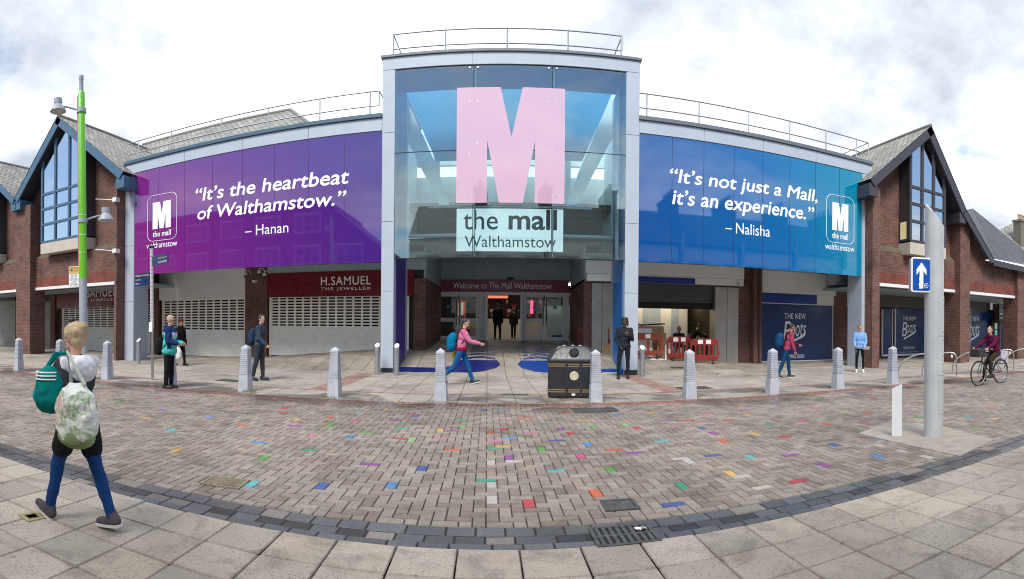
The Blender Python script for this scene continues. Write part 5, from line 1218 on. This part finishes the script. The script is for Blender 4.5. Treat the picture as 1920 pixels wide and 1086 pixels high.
for k in range(120):
    c = Vector((p.x+random.uniform(-.22, .2), 22.5+random.uniform(-.12, .12), p.z+random.uniform(-.2, .25))); a = random.random()*6.3; m.face([c, c+Vector((.05*math.cos(a), .03, .05*math.sin(a))), c+Vector((.05*math.cos(a+1), -.02, .05*math.sin(a+1)))])
m.tube([(p.x, 22.5, 1.36), (p.x, 22.5, p.z)], .02, 6); tag(m.build('potted_plant', pm('plant_dark', (.03, .035, .02), .7)), 'dark bushy plant on the counter in the lit shop', 'plant')
# blue teardrop flag by the right hand shop
x = XX(1880, 17.5); o = thing('advert_flag', 'blue feather flag beside the cyclist before the far right shop', 'flag', (x, 17.5, 0)); m = MB(); m.prism([(-.16, .4), (.16, .4), (.12, 1.2), (-.02, 1.95), (-.12, 1.9), (-.16, 1.2)], -.01, .01); m.build('cloth', pm('flag_blue', (.12, .28, .62), .6, 0, .3, 4), o, local=True); m = MB(); m.tube([(-.17, 0, .02), (-.17, 0, 1.95)], .012, 6); m.box(-.25, .25, -.12, .12, 0, .06); m.build('pole', M_steel, o, local=True)
p = G(1884, 683); m = MB(); m.box(p.x-.3, p.x+.3, p.y-.0, p.y+.25, .05, .62)
tag(m.build('display_crate', pm('crate_pale', (.42, .40, .46), .6, 0, .3, 5), bevel=.02), 'pale display crate on the pavement at the foot of the blue flag', 'crate')
# ---------------------------------------------------------------- people
def remesh(mb, voxel, smooth=5, fold=0., fs=7.):
    me = bpy.data.meshes.new('r'); me.from_pydata(mb.v, [], mb.f); o = bpy.data.objects.new('r', me); COL.objects.link(o)
    r = o.modifiers.new('r', 'REMESH'); r.mode = 'VOXEL'; r.voxel_size = voxel
    if smooth: q = o.modifiers.new('s', 'SMOOTH'); q.factor = .5; q.iterations = smooth
    dg = bpy.context.evaluated_depsgraph_get(); m2 = bpy.data.meshes.new_from_object(o.evaluated_get(dg)); bpy.data.objects.remove(o); bpy.data.meshes.remove(me)
    if fold:
        nn_ = [v.normal.copy() for v in m2.vertices]
        for v, n_ in zip(m2.vertices, nn_):
            p = v.co*fs; a = noise.noise(Vector((p.x, p.y, p.z*.55))+Vector((3, 1, 7)))+.5*noise.noise(p*2.2)
            v.co += n_*(a*fold)
    for pl in m2.polygons: pl.use_smooth = True
    return m2
def dirv(a, ab=0., side=1): return Vector((math.sin(a)*math.cos(ab), side*math.sin(ab), -math.cos(a)*math.cos(ab)))
M_skinL = pm('skin_light', (.50, .28, .20), .55, 0, .06, 20); M_skinD = pm('skin_dark', (.17, .085, .055), .5, 0, .06, 20); M_skinM = pm('skin_mid', (.30, .16, .105), .55, 0, .06, 20)
def cloth(name, c, var=.2): return pm('cloth_'+name, c, .9, 0, var, 8, .35, 220, spec=.15)
def person(label, loc, heading, H=1.75, lean=.04, legs=((.05, .05), (-.03, .05)), arms=((.05, .12, .2), (.0, .12, .2)), head=(0., 0.), skin=None, top=None, topsplit=None, bottoms=None, shoes=None, hair=None, hairstyle='short',
           hood=None, toplen=0., bulky=1.0, shorts=None, vx=.011, hat=None, glasses=False, scarf=None, foot=(None, None), legw=1., z=None):
    s = H/1.75; skin = skin or M_skinL; R = {}
    leglen = (.43, .42); pel = Vector((0, 0, 0)); J = {}
    up = Vector((math.sin(lean), 0, math.cos(lean)))
    J['neck'] = pel+up*.54*s; J['chest'] = pel+up*.36*s; J['belly'] = pel+up*.14*s; sh = pel+up*.47*s
    for i, sd in enumerate((1, -1)):
        h, k = legs[i][:2]; ab = legs[i][2] if len(legs[i]) > 2 else .03
        hip = pel+Vector((0, sd*.088*s, 0)); kn = hip+dirv(h, ab, sd)*.43*s; an = kn+dirv(h-k, ab*.3, sd)*.41*s
        J['hip%d' % i], J['kn%d' % i], J['an%d' % i] = hip, kn, an
        a, b, e = arms[i][:3]; inn = arms[i][3] if len(arms[i]) > 3 else 0.
        s0 = sh+Vector((0, sd*.175*s, 0)); el = s0+dirv(lean*.3+a, b, sd)*.285*s
        fd = dirv(lean*.3+a+e, b*.4, sd); fd = Vector((fd.x, fd.y-sd*inn, fd.z)).normalized(); wr = el+fd*.25*s
        J['sh%d' % i], J['el%d' % i], J['wr%d' % i], J['fd%d' % i] = s0, el, wr, fd
    hc = J['neck']+Vector((math.sin(lean+head[0]*.5), 0, math.cos(lean+head[0]*.5)))*.165*s
    HR = Matrix.Rotation(head[1], 3, 'Z') @ Matrix.Rotation(head[0], 3, 'Y')
    def hp(x, y, z_): return hc+HR @ Vector((x, y, z_))*s
    # body
    B = MB(); B.ell(hp(-.005, 0, .02), (.094*s, .074*s, .105*s), HR); B.ell(hp(.022, 0, -.055), (.062*s, .055*s, .062*s), HR); B.capsule(hp(.088, 0, .012), .008*s, hp(.108, 0, -.02), .013*s, 8)
    for sd in (1, -1): B.ell(hp(-.005, sd*.077, -.005), (.018*s, .009*s, .03*s), HR)
    B.capsule(hp(.085, 0, -.055), .012*s, hp(.085, 0, -.056), .012*s, 8)
    B.capsule(J['neck']-up*.03*s, .058*s, hp(-.02, 0, -.07), .05*s)
    B.ell(J['chest'], (.10*s, .15*s, .16*s)); B.ell(J['belly'], (.095*s, .13*s, .15*s)); B.ell(pel, (.10*s, .145*s, .11*s)); B.capsule(J['sh0'], .045*s, J['sh1'], .045*s)
    for i in (0, 1):
        sd = 1-2*i
        B.capsule(J['hip%d' % i], .075*s, J['kn%d' % i], .05*s); B.capsule(J['kn%d' % i], .05*s, J['an%d' % i], .036*s)
        B.capsule(J['sh%d' % i], .05*s, J['el%d' % i], .038*s); B.capsule(J['el%d' % i], .038*s, J['wr%d' % i], .027*s)
        fd = J['fd%d' % i]; w_ = J['wr%d' % i]; side = Vector((0, 1, 0)).cross(fd).normalized() if abs(fd.y) < .9 else Vector((1, 0, 0)); pn = fd.cross(side).normalized()
        # palm, four fingers of different length, thumb leaving the side of the palm
        for q in (-1, 0, 1): B.capsule(w_+side*q*.014*s, .013*s, w_+fd*.085*s+side*q*.024*s, .012*s, 8)
        curl = -pn*sd*(1 if True else 1)
        for q, ln in zip((-1.5, -.5, .5, 1.5), (.060, .070, .075, .064)):
            a0 = w_+fd*.088*s+side*q*.0185*s; a1 = a0+(fd*.85+curl*.5).normalized()*ln*.55*s; a2 = a1+(fd*.35+curl*.95).normalized()*ln*.5*s
            B.capsule(a0, .0088*s, a1, .008*s, 7); B.capsule(a1, .008*s, a2, .007*s, 7)
        t0 = w_+fd*.03*s+side*.022*s; t1 = t0+(fd*.55+side*.8).normalized()*.04*s; t2 = t1+(fd*.9+curl*.4).normalized()*.03*s
        B.capsule(t0, .012*s, t1, .010*s, 7); B.capsule(t1, .010*s, t2, .008*s, 7)
        an = J['an%d' % i]; B.capsule(an, .034*s, an+Vector((.05, 0, -.045))*s, .026*s)
    low = 9
    # feet
    SH = []
    for i in (0, 1):
        an = J['an%d' % i]; fp_ = foot[i]; a = 0. if fp_ is None else fp_
        fr = Matrix.Rotation(a, 3, 'Y')     # positive = toe down
        pts = [an+fr @ Vector(v)*s for v in ((-.045, 0, -.055), (.06, 0, -.062), (.150, 0, -.066))]
        SH.append((an, fr, pts)); low = min(low, min((an+fr @ Vector(v)*s).z for v in ((-.07, 0, -.102), (.19, 0, -.102))))
    x_, y_ = loc; gz = ground(x_, y_)+.012 if z is None else z
    root = thing('person', label, 'person', (x_, y_, gz), heading); dz = Vector((0, 0, -low))
    def fin(me, name, mats, fn=None, parent=None):
        me.name = name
        for v in me.vertices: v.co += dz
        for m_ in (mats if isinstance(mats, (list, tuple)) else [mats]): me.materials.append(m_)
        if fn:
            for pl in me.polygons: pl.material_index = fn(pl.center)
        o = bpy.data.objects.new(name, me); COL.objects.link(o); o.parent = parent or root; return o
    fin(remesh(B, .0075 if vx < .01 else .0095, 3), 'body', skin)
    # eyes
    E_ = MB()
    for sd in (1, -1): E_.ell(hp(.078, sd*.030, .012), (.012*s, .013*s, .008*s), HR, 8, 6)
    E_.v = [tuple(Vector(v)+dz) for v in E_.v]; E_.build('eyes', pm('eye', (.05, .035, .03), .2, 0, 0), root, local=True, smooth=True)
    if glasses:
        E_ = MB()
        for sd in (1, -1):
            E_.tube([hp(.100+.0*abs(k), sd*.034+.026*math.cos(k*math.pi/6), .012+.02*math.sin(k*math.pi/6)) for k in range(13)], .003, 5, False); E_.tube([hp(.10, sd*.06, .014), hp(0, sd*.082, .01)], .003, 5)
        E_.v = [tuple(Vector(v)+dz) for v in E_.v]; E_.build('glasses', M_black, root, local=True)
    # trousers
    if bottoms:
        T = MB(); T.ell(pel+Vector((0, 0, .0)), (.122*s, .168*s, .12*s))
        for i in (0, 1):
            T.capsule(J['hip%d' % i], .098*s*legw, J['kn%d' % i], .066*s*legw); T.capsule(J['kn%d' % i], .066*s*legw, J['an%d' % i]+(J['an%d' % i]-J['kn%d' % i]).normalized()*(.0)*s, .050*s*legw)
        fin(remesh(T, vx, 3, .010, 10), 'trousers', bottoms)
    if shorts:
        T = MB(); T.ell(pel, (.135*s, .18*s, .13*s))
        for i in (0, 1): T.capsule(J['hip%d' % i], .11*s, J['hip%d' % i].lerp(J['kn%d' % i], .62), .098*s)
        fin(remesh(T, vx, 4, .008, 8), 'skirt', shorts)
    # top
    if top:
        T = MB(); b = bulky
        T.ell(J['chest'], (.130*s*b, .19*s*(b*.5+.5), .19*s)); T.ell(J['belly'], (.128*s*b, .165*s*b, .19*s)); T.ell(pel+up*.02*s, (.130*s*b, .175*s*b, .12*s)); T.capsule(J['sh0'], .072*s*b, J['sh1'], .072*s*b); T.capsule(J['neck']-up*.07*s, .09*s, J['neck']-up*.01*s, .070*s)
        if toplen: T.ell(pel-Vector((0, 0, toplen*.5)), (.14*s*b, .185*s*b, .10*s+toplen*.6))
        for i in (0, 1): T.capsule(J['sh%d' % i], .072*s*b, J['el%d' % i], .056*s*b); T.capsule(J['el%d' % i], .056*s*b, J['wr%d' % i], .042*s*b)
        if hood: T.ell(J['neck']+Vector((-.09, 0, -.0))*s, (.08*s, .11*s, .07*s))
        fin(remesh(T, vx, 3, .012*b, 9), 'jacket', top, (lambda c: topsplit(c, dz)) if topsplit else None)
    if scarf:
        T = MB(); T.ell(J['neck']+Vector((-.02, 0, -.06))*s, (.135*s, .185*s, .085*s)); T.ell(J['neck']+Vector((-.10, .0, -.10))*s, (.085*s, .15*s, .12*s)); T.capsule(J['sh0']+Vector((-.01, -.02, .01)), .085*s, J['sh1']+Vector((-.01, .02, .01)), .085*s); T.ell(J['chest']+Vector((-.0, 0, .07)), (.14*s, .20*s, .13*s)); fin(remesh(T, vx, 3, .022, 10), 'hood', scarf)
    # shoes
    if shoes:
        for i, (an, fr, pts) in enumerate(SH):
            T = MB(); T.capsule(pts[0], .046*s, pts[1], .047*s); T.capsule(pts[1], .047*s, pts[2], .036*s); T.capsule(an, .052*s, pts[0], .046*s); me = remesh(T, min(vx, .009), 3)
            bad = 0
            for v in me.vertices:      # flatten the underside in the foot's own frame
                q = fr.inverted() @ (v.co-an)
                if q.z < -.088*s: q.z = -.088*s; v.co = an+fr @ q
            so_ = fin(me, 'shoe', shoes[0])
            m = MB(); M3 = Matrix.Translation(an+dz) @ fr.to_4x4(); pts2 = [(-.092, 0), (-.08, .038), (0, .046), (.10, .050), (.165, .036), (.188, 0), (.165, -.036), (.10, -.048), (0, -.044), (-.08, -.038)]
            m.prism([(a*s, b_*s) for a, b_ in pts2], -.102*s, -.080*s, 'XY', M3); m.build('sole', shoes[1], so_, local=True)
    # hair
    if hair:
        T = MB()
        if hairstyle == 'short': T.ell(hp(-.022, 0, .042), (.094*s, .084*s, .096*s), HR)
        elif hairstyle == 'locks':
            T.ell(hp(-.018, 0, .045), (.10*s, .09*s, .10*s), HR); random.seed(2)
            for k in range(26):
                a = math.radians(35+290*k/25); r0 = hp(-.01+.085*math.cos(a), .085*math.sin(a), .07); T.capsule(r0, .02*s, r0+Vector((.01*math.cos(a), .018*math.sin(a), -.11-.05*random.random()))*s, .014*s, 7)
            for k in range(12): T.ell(hp(random.uniform(-.08, .07), random.uniform(-.07, .07), .13), (.025*s, .022*s, .02*s), HR, 8, 6)
        elif hairstyle == 'bun': T.ell(hp(-.03, 0, .045), (.112*s, .10*s, .10*s), HR); T.ell(hp(-.095, 0, .085), (.06*s, .06*s, .05*s), HR); T.ell(hp(-.05, 0, -.03), (.07*s, .08*s, .07*s), HR)
        elif hairstyle == 'cap': T.ell(hp(-.02, 0, .045), (.098*s, .086*s, .092*s), HR)
        elif hairstyle == 'afro': T.ell(hp(-.03, 0, .05), (.12*s, .115*s, .12*s), HR)
        fin(remesh(T, min(vx, .009), 1, .009, 34), 'hair', hair)
    if hat:
        T = MB(); T.ell(hp(-.01, 0, .075), (.103*s, .088*s, .065*s), HR); T.ell(hp(.10, 0, .05), (.07*s, .07*s, .012*s), HR); fin(remesh(T, .008, 2), 'hat', hat)
    return root, {k: (v+dz if not k.startswith('fd') else v) for k, v in J.items()}
def onp(root, name, lab, cat):
    return thing(name, lab, cat, root.location, root.rotation_euler[2])
def bag(root, name, lab, cat, c, r, mat, rot=0., pocket=None, straps=None, fold=.01):
    o = onp(root, name, lab, cat); m = MB(); c = Vector(c)
    m.ell(c, r, Matrix.Rotation(rot, 3, 'Y')); m.ell(c+Vector((0, 0, -r[2]*.35)), (r[0]*1.02, r[1]*1.0, r[2]*.7), Matrix.Rotation(rot, 3, 'Y')); m.ell(c+Vector((0, 0, r[2]*.3)), (r[0]*.9, r[1]*.95, r[2]*.6), Matrix.Rotation(rot, 3, 'Y'))
    me = remesh(m, .012, 3, fold, 9); me.name = 'bag_body'; me.materials.append(mat); b = bpy.data.objects.new('bag_body', me); COL.objects.link(b); b.parent = o
    if pocket: m = MB(); m.ell(c+Vector((pocket[0], 0, -r[2]*.3)), (r[0]*.6, r[1]*.75, r[2]*.45)); m.build('pocket', pocket[1], o, local=True, smooth=True)
    if straps:
        for pts in straps[0]: m = MB(); m.tube(pts, .014, 6); m.build('strap', straps[1], o, local=True, smooth=True)
    return o
navy = cloth('navy', (.012, .035, .13)); turq = cloth('turquoise', (.07, .50, .46)); lilac = cloth('lilac', (.50, .55, .68)); blk = cloth('black', (.012, .012, .015)); jean = cloth('jeans', (.01, .075, .20)); dgrey = cloth('charcoal', (.035, .045, .06))
M_sole = pm('sole_white', (.62, .60, .58), .6); M_shoeb = pm('shoe_black', (.018, .017, .018), .5)
def gp(px, py, z=0.): g = G(px, py, z); return (g.x, g.y)
def bagprint():
    t = NT('bag_print'); v = t.n('ShaderNodeTexVoronoi'); v.inputs['Scale'].default_value = 9; t.l(t.pos, v.inputs['Vector'])
    c = t.ramp(t.noise(5.5, 3, .6, dist=.6), [(.0, (.60, .62, .60)), (.46, (.66, .67, .65)), (.52, (.22, .34, .17)), (.58, (.64, .62, .60)), (.66, (.58, .25, .22)), (.70, (.66, .66, .64))])
    c = t.mul(c, t.ramp(v.outputs['Distance'], [(.0, .8), (.5, 1.05)])); t.setc(c); t.b.inputs['Roughness'].default_value = .55; t.bump(t.noise(14, 4), .5, .02); return t.m
M_bagp = bagprint()
# striding woman in the foreground (walks to the left)
r, J = person('woman striding left across the near slabs, pale hair, white hood, dark coat, blue leggings', (-2.90, 2.66), math.pi, 1.52, lean=.07, legs=((.35, .10), (-.30, .16)), arms=((-.35, .12, .25), (.35, .2, .5)), head=(.12, .15),
    skin=M_skinL, top=cloth('coat', (.045, .05, .062)), bottoms=cloth('leggings', (.012, .055, .20)), shorts=blk, shoes=(cloth('trainer', (.09, .08, .09)), M_sole), hair=cloth('blond', (.52, .40, .25), .3), hairstyle='bun', scarf=cloth('hoodwhite', (.74, .72, .78), .1), foot=(-.35, .18), vx=.009, legw=.93)
teal = cloth('teal', (.0, .20, .19), .25)
bpk = bag(r, 'backpack', 'teal backpack carried on the front shoulder of the striding woman', 'backpack', (.03, .25, 1.04), (.115, .105, .17), teal, .1, (.09, cloth('teal2', (.01, .28, .26))), ([[(.05, .28, 1.18), (.04, .2, 1.30), (-.03, .12, 1.30)], [(.1, .22, 1.2), (.06, .12, 1.31)]], teal), .02)
for q in range(3): m = MB(); m.tube([(.03+.09*math.cos(a), .25+.108*math.sin(a), 1.12+.025*q) for a in [math.radians(k) for k in range(10, 171, 16)]], .006, 5); m.build('white_stripe', M_letterb, bpk, local=True, smooth=True)
o = bag(r, 'shopping_bag', 'big white and green patterned shopping bag on the striding woman\'s arm', 'bag', (-.25, .24, .90), (.18, .11, .225), M_bagp, .12, None, ([[(-.33, .24, 1.10), (-.10, .20, 1.32), (-.20, .25, 1.12)]], cloth('baghandle', (.45, .5, .42))), .028)
m = MB(); m.ell((-.25, .245, .745), (.165, .102, .09)); m.build('bag_base', cloth('baggreen', (.22, .30, .14), .4), o, local=True, smooth=True)
# dark haired head behind her
r, J = person('person in black standing mostly hidden behind the striding woman, only black hair showing', (XX(135, 12, 610), 12.), 0, 1.72, skin=M_skinD, top=blk, bottoms=blk, shoes=(M_shoeb, M_shoeb), hair=M_shoeb, hairstyle='afro')
# man in blue and turquoise jacket
def split(c, dz):
    z = c.z
    if z > 1.35 or (c.x > .03 and abs(c.y) > .15 and z > .95) or (abs(c.y) > .26 and z > 1.0): return 0
    if z > 1.20 and c.x > -.02: return 2
    return 1
r, J = person('man with glasses in a navy and turquoise jacket standing by the finger post', gp(317, 729), .25, 1.74, lean=.04, legs=((.02, .03, .05), (-.03, .03, .05)), arms=((.15, .15, 1.25, .5), (.15, .15, 1.25, .5)), head=(.10, -.1),
    top=[navy, turq, lilac], topsplit=split, bottoms=blk, shoes=(M_shoeb, M_shoeb), hair=cloth('fair', (.45, .36, .27), .3), glasses=True, hood=True, bulky=1.32, toplen=.06, legw=1.1)
bag(r, 'backpack', 'black drawstring backpack hanging low behind the man in the turquoise jacket', 'backpack', (-.25, .0, 1.02), (.11, .15, .22), blk, .15, None, ([[(-.18, -.13, 1.20), (-.06, -.21, 1.3), (.06, -.19, 1.2), (-.05, -.21, 1.0), (-.2, -.14, .9)]], blk))
o = onp(r, 'mobile_phone', 'phone held in both hands by the man in the turquoise jacket', 'phone'); m = MB(); p = (J['wr0']+J['wr1'])/2+Vector((.10, 0, .03)); m.box(p.x-.01, p.x+.06, p.y-.035, p.y+.035, p.z-.008, p.z+.004); m.build('case', M_black, o, local=True); m = MB(); m.box(p.x-.005, p.x+.055, p.y-.03, p.y+.03, p.z+.0045, p.z+.006); m.build('screen', pm('screen', (.1, .12, .15), .1, 0, 0), o, local=True)
# figure in black with a white bag behind him
r, J = person('person in a long black coat and dark red cap behind the man in turquoise', gp(338, 686), 0, 1.76, legs=((.2, .1), (-.2, .1)), top=blk, toplen=.25, bulky=1.1, bottoms=blk, shoes=(M_shoeb, M_shoeb), hat=cloth('capred', (.12, .015, .02)), hair=M_shoeb, skin=M_skinM)
bag(r, 'carrier_bag', 'white plastic carrier bag low beside the person in the long black coat', 'bag', (.12, -.30, .48), (.15, .09, .24), cloth('plastic', (.62, .61, .60), .1), 0, None, ([[(.06, -.3, .68), (.12, -.3, .84), (.18, -.3, .68)]], cloth('plastic', (.6, .6, .6))))
# man in dark clothes by the pier
r, J = person('man in dark blue grey jacket walking right past the left brick pier', gp(486, 715), .1, 1.79, lean=.08, legs=((.10, .05), (-.12, .12)), arms=((-.25, .15, .35), (.15, .15, .7)), head=(.05, -.5), skin=M_skinL, top=cloth('slateblue', (.035, .055, .085)), bottoms=dgrey, shoes=(M_shoeb, M_shoeb), hair=M_shoeb, bulky=1.12, legw=1.05, foot=(0, .2))
bag(r, 'backpack', 'dark blue backpack on the man in the dark jacket', 'backpack', (-.22, .0, 1.22), (.12, .16, .24), cloth('packblue', (.02, .045, .085)), .1, None, ([[(-.1, -.14, 1.40), (.02, -.16, 1.46), (.10, -.15, 1.3), (.0, -.19, 1.1)]], blk))
# pink jacket walker
r, J = person('person in a pink and magenta jacket and jeans striding right before the doors', gp(864, 722), .05, 1.80, lean=.16, legs=((.42, .12), (-.36, .45)), arms=((-.25, .2, .5), (.55, .12, .75)), head=(.05, -.1), skin=M_skinL, top=[cloth('magenta', (.20, .010, .05)), cloth('pink', (.55, .16, .30))],
    topsplit=lambda c, dz: 1 if (c.y < -.10 and c.z > 1.0) or (c.x > .18 and c.z > 1.1) else 0, bottoms=cloth('jeans2', (.008, .085, .26)), shoes=(M_shoeb, M_sole), hair=M_shoeb, bulky=1.15, foot=(-.25, .65))
bag(r, 'backpack', 'bright blue backpack on the person in the pink jacket', 'backpack', (-.25, .02, 1.14), (.14, .17, .26), cloth('packcyan', (.0, .15, .30)), .2, None, ([[(-.02, -.15, 1.42), (.10, -.16, 1.48), (.16, -.14, 1.3), (.02, -.19, 1.1)]], blk))
bag(r, 'carrier_bag', 'small yellow bag hanging behind the thigh of the person in the pink jacket', 'bag', (-.18, .22, .78), (.08, .06, .13), cloth('bagyellow', (.55, .42, .03)))
# two silhouettes in the doorway
r, J = person('heavy set person in dark coat standing in the left of the open doorway', (XX(933, 26.2), 26.2), 1.3, 1.80, top=blk, bottoms=blk, shoes=(M_shoeb, M_shoeb), hair=M_shoeb, bulky=1.3, toplen=.12, skin=M_skinM, legs=((.05, .03, .10), (-.05, .03, .10)), z=.94)
r, J = person('slimmer dark figure walking inside the right of the open doorway', (XX(963, 28.5), 28.5), 1.4, 1.68, top=blk, bottoms=blk, shoes=(M_shoeb, M_shoeb), hair=M_shoeb, skin=M_skinM, legs=((.22, .05), (-.2, .2)), toplen=.1, z=.94)
# man leaning on the post with a phone
r, J = person('man with short locks in black padded jacket leaning on the blue post reading his phone', (XX(1171, 15.55, 640), 15.55), -1.75, 1.84, lean=-.05, legs=((.05, .02, .02), (.22, .06, .17)), arms=((.30, .16, 1.9, .55), (.05, .22, .65, .5)), head=(.42, .1), skin=M_skinD,
    top=cloth('padded', (.018, .024, .032)), bottoms=cloth('tracksuit', (.012, .016, .022)), shoes=(M_shoeb, M_shoeb), hair=M_shoeb, hairstyle='locks', bulky=1.08, legw=.95)
m = MB()
o = onp(r, 'mobile_phone', 'red phone held in the hand of the man leaning on the blue post', 'phone'); p = J['wr0']+J['fd0']*.10; m.box(p.x-.005, p.x+.075, p.y-.04, p.y+.04, p.z+.0, p.z+.012, Matrix.Translation(p) @ Matrix.Rotation(-.5, 4, 'Y') @ Matrix.Translation(-p)); m.build('case', pm('case_red', (.35, .03, .03), .4), o, local=True)
# shop fitters
r, J = person('worker with a hi-vis vest crouching behind the red slotted barrier', (XX(1269, 20.6), 20.5), -1.6, 1.72, lean=.35, legs=((1.5, 2.0, .2), (1.3, 1.9, .2)), arms=((.6, .2, .6), (.5, .2, .7)), skin=M_skinM, top=cloth('workdark', (.03, .035, .03)), bottoms=dgrey, shoes=(M_shoeb, M_shoeb), hair=M_shoeb, bulky=1.1, z=ground(6.8, 20.4)+.02)
r, J = person('worker in black with a yellow hi-vis strap bending beside the lit counter', (XX(1297, 21.6), 21.6), -.4, 1.78, lean=.45, legs=((.2, .1), (-.1, .1)), arms=((.7, .2, .5), (.6, .2, .6)), head=(.4, 0), skin=M_skinD, top=blk, bottoms=blk, shoes=(M_shoeb, M_shoeb), hair=M_shoeb, z=.1)
m = MB(); hv = thing('hi_vis_strap', 'yellow reflective sash worn by the bending worker', 'sash', r.location, -.4); m.tube([J['sh1']+Vector((.02, .04, .09)), J['chest']+Vector((.15, .0, .04)), J['belly']+Vector((.14, .12, 0))], .028, 6); m.build('sash_band', pm('hivis', (.55, .65, .05), .5, 0, 0, emit=.05), hv, local=True)
# maroon jacket walker
r, J = person('person in a maroon jacket and jeans walking right past the chemist poster window', gp(1474, 711), -.25, 1.72, lean=.26, legs=((.22, .10), (-.30, .10)), arms=((.3, .2, .9), (-.05, .12, .35)), head=(.0, .0), skin=M_skinM, top=[cloth('maroon', (.11, .008, .025)), cloth('rosepink', (.30, .05, .10))], topsplit=lambda c, dz: 1 if c.y < -.12 else 0,
    bottoms=cloth('jeans3', (.006, .05, .13)), shoes=(M_shoeb, M_sole), hair=M_shoeb, bulky=1.15, foot=(0, .4))
bag(r, 'backpack', 'striped blue backpack on the person in the maroon jacket', 'backpack', (-.22, .02, 1.20), (.14, .17, .25), cloth('packstripe', (.008, .06, .15)), .25, None, ([[(.0, -.15, 1.42), (.12, -.16, 1.46), (.18, -.15, 1.3)]], blk))
# pale blue jacket
r, J = person('young person in pale blue jacket and white trainers by the right wing post', gp(1612, 699), -2.2, 1.72, lean=.03, legs=((.12, .05, .06), (-.10, .05, .06)), arms=((.1, .15, .7, .3), (.1, .15, .9, .2)), head=(.25, .2), skin=M_skinL, top=cloth('skyblue', (.20, .36, .66), .12), bottoms=blk, shoes=(cloth('trainerwhite', (.7, .7, .7), .05), M_sole), hair=cloth('ginger', (.28, .15, .06), .3), bulky=1.12, legw=.85)
o = onp(r, 'paper_sheet', 'white papers held out by the young person in pale blue', 'papers'); p = J['wr0']+J['fd0']*.12; m = MB(); m.box(p.x-.05, p.x+.25, p.y-.02, p.y+.20, p.z, p.z+.006, Matrix.Translation(p) @ Matrix.Rotation(-.35, 4, 'Y') @ Matrix.Translation(-p)); m.build('sheets', M_letterb, o, local=True)
# cyclist heading left
cx, cy = XX(1856, 9.0, 690), 9.0
bk = thing('bicycle', 'black bicycle ridden left along the street by the cyclist in maroon', 'bicycle', (cx, cy, .014), math.pi)
wr_, wb = .34, .52
for x in (-wb, wb):
    m = MB(); m.tube([(x+wr_*math.cos(a*math.pi/18), 0, wr_+wr_*math.sin(a*math.pi/18)) for a in range(37)], .019, 8, False); w_ = m.build('wheel', M_shoeb, bk, local=True, smooth=True)
    m = MB(); m.tube([(x+.315*math.cos(a*math.pi/18), 0, wr_+.315*math.sin(a*math.pi/18)) for a in range(37)], .009, 6, False)
    m.build('rim', M_galv, w_, local=True); m = MB()
    for k in range(18): a = k*math.pi/9; m.tube([(x, (-.02 if k % 2 else .02), wr_), (x+.31*math.cos(a), 0, wr_+.31*math.sin(a))], .0014, 4)
    m.tube([(x, -.05, wr_), (x, .05, wr_)], .018, 8); m.build('spokes', M_galv, w_, local=True)
m = MB(); bb = (-.06, 0, .30); st = (-.20, 0, .80); hd_ = (.34, 0, .84); hb = (.38, 0, .68)
for a, b, q in ((bb, st, .017), (st, hd_, .016), (bb, hb, .019), (hd_, hb, .02)): m.tube([a, b], q, 8)
for sd in (-.05, .05): m.tube([(-wb, sd, wr_), (bb[0], sd*.4, bb[2])], .010, 6); m.tube([(-wb, sd, wr_), (st[0], sd*.3, st[2]-.05)], .009, 6); m.tube([(hb[0], sd*.6, hb[2]), (wb, sd, wr_)], .012, 6)
m.build('frame', pm('bike_black', (.03, .03, .035), .35), bk, local=True, smooth=True)
m = MB(); m.tube([hd_, (.33, 0, 1.0)], .014, 8); m.tube([(.26, -.30, 1.02), (.35, -.2, 1.03), (.37, 0, 1.0), (.35, .2, 1.03), (.26, .30, 1.02)], .013, 8); m.build('handlebar', M_galv, bk, local=True, smooth=True)
m = MB(); m.tube([st, (-.22, 0, .92)], .013, 8); m.ell((-.24, 0, .95), (.14, .08, .035)); m.build('saddle', M_black, bk, local=True, smooth=True)
m = MB(); m.tube([(bb[0], -.07, bb[2]), (bb[0]+.12, -.08, bb[2]-.10)], .01, 6); m.tube([(bb[0], .07, bb[2]), (bb[0]-.12, .08, bb[2]+.10)], .01, 6); m.box(bb[0]+.08, bb[0]+.18, -.17, -.08, bb[2]-.115, bb[2]-.09); m.box(bb[0]-.18, bb[0]-.08, .08, .17, bb[2]+.09, bb[2]+.115); m.lathe([(.09, -.04), (.09, -.035)], bb, 24, Matrix.Rotation(math.pi/2, 3, 'X')); m.build('crankset', M_galv, bk, local=True)
m = MB(); m.box(.42, .70, -.17, .17, .80, 1.02); m.build('front_basket', pm('basket', (.03, .03, .03), .7), bk, local=True, bevel=.02)
m = MB(); m.tube([(-wb+.38*math.cos(a), 0, wr_+.38*math.sin(a)) for a in [math.radians(k) for k in range(10, 171, 20)]], .012, 6); m.build('mudguard', M_black, bk, local=True)
r, J = person('cyclist in a maroon top and dark trousers riding the black bicycle', (cx+.24, cy), math.pi, 1.74, lean=.38, legs=((1.12, 1.25, .06), (.78, .62, .06)), arms=((.75, .18, .35), (.75, .18, .35)), head=(-.25, .0), skin=M_skinL, top=cloth('plum', (.085, .006, .035)), bottoms=cloth('darkbrown', (.03, .026, .022)), shoes=(M_shoeb, M_shoeb), hair=cloth('brown', (.05, .03, .02)), bulky=1.12, z=.10)
for o in S.objects:
    if 'label' in o and len(o['label'].split()) > 16: print('LONG', o.name, o['label'])
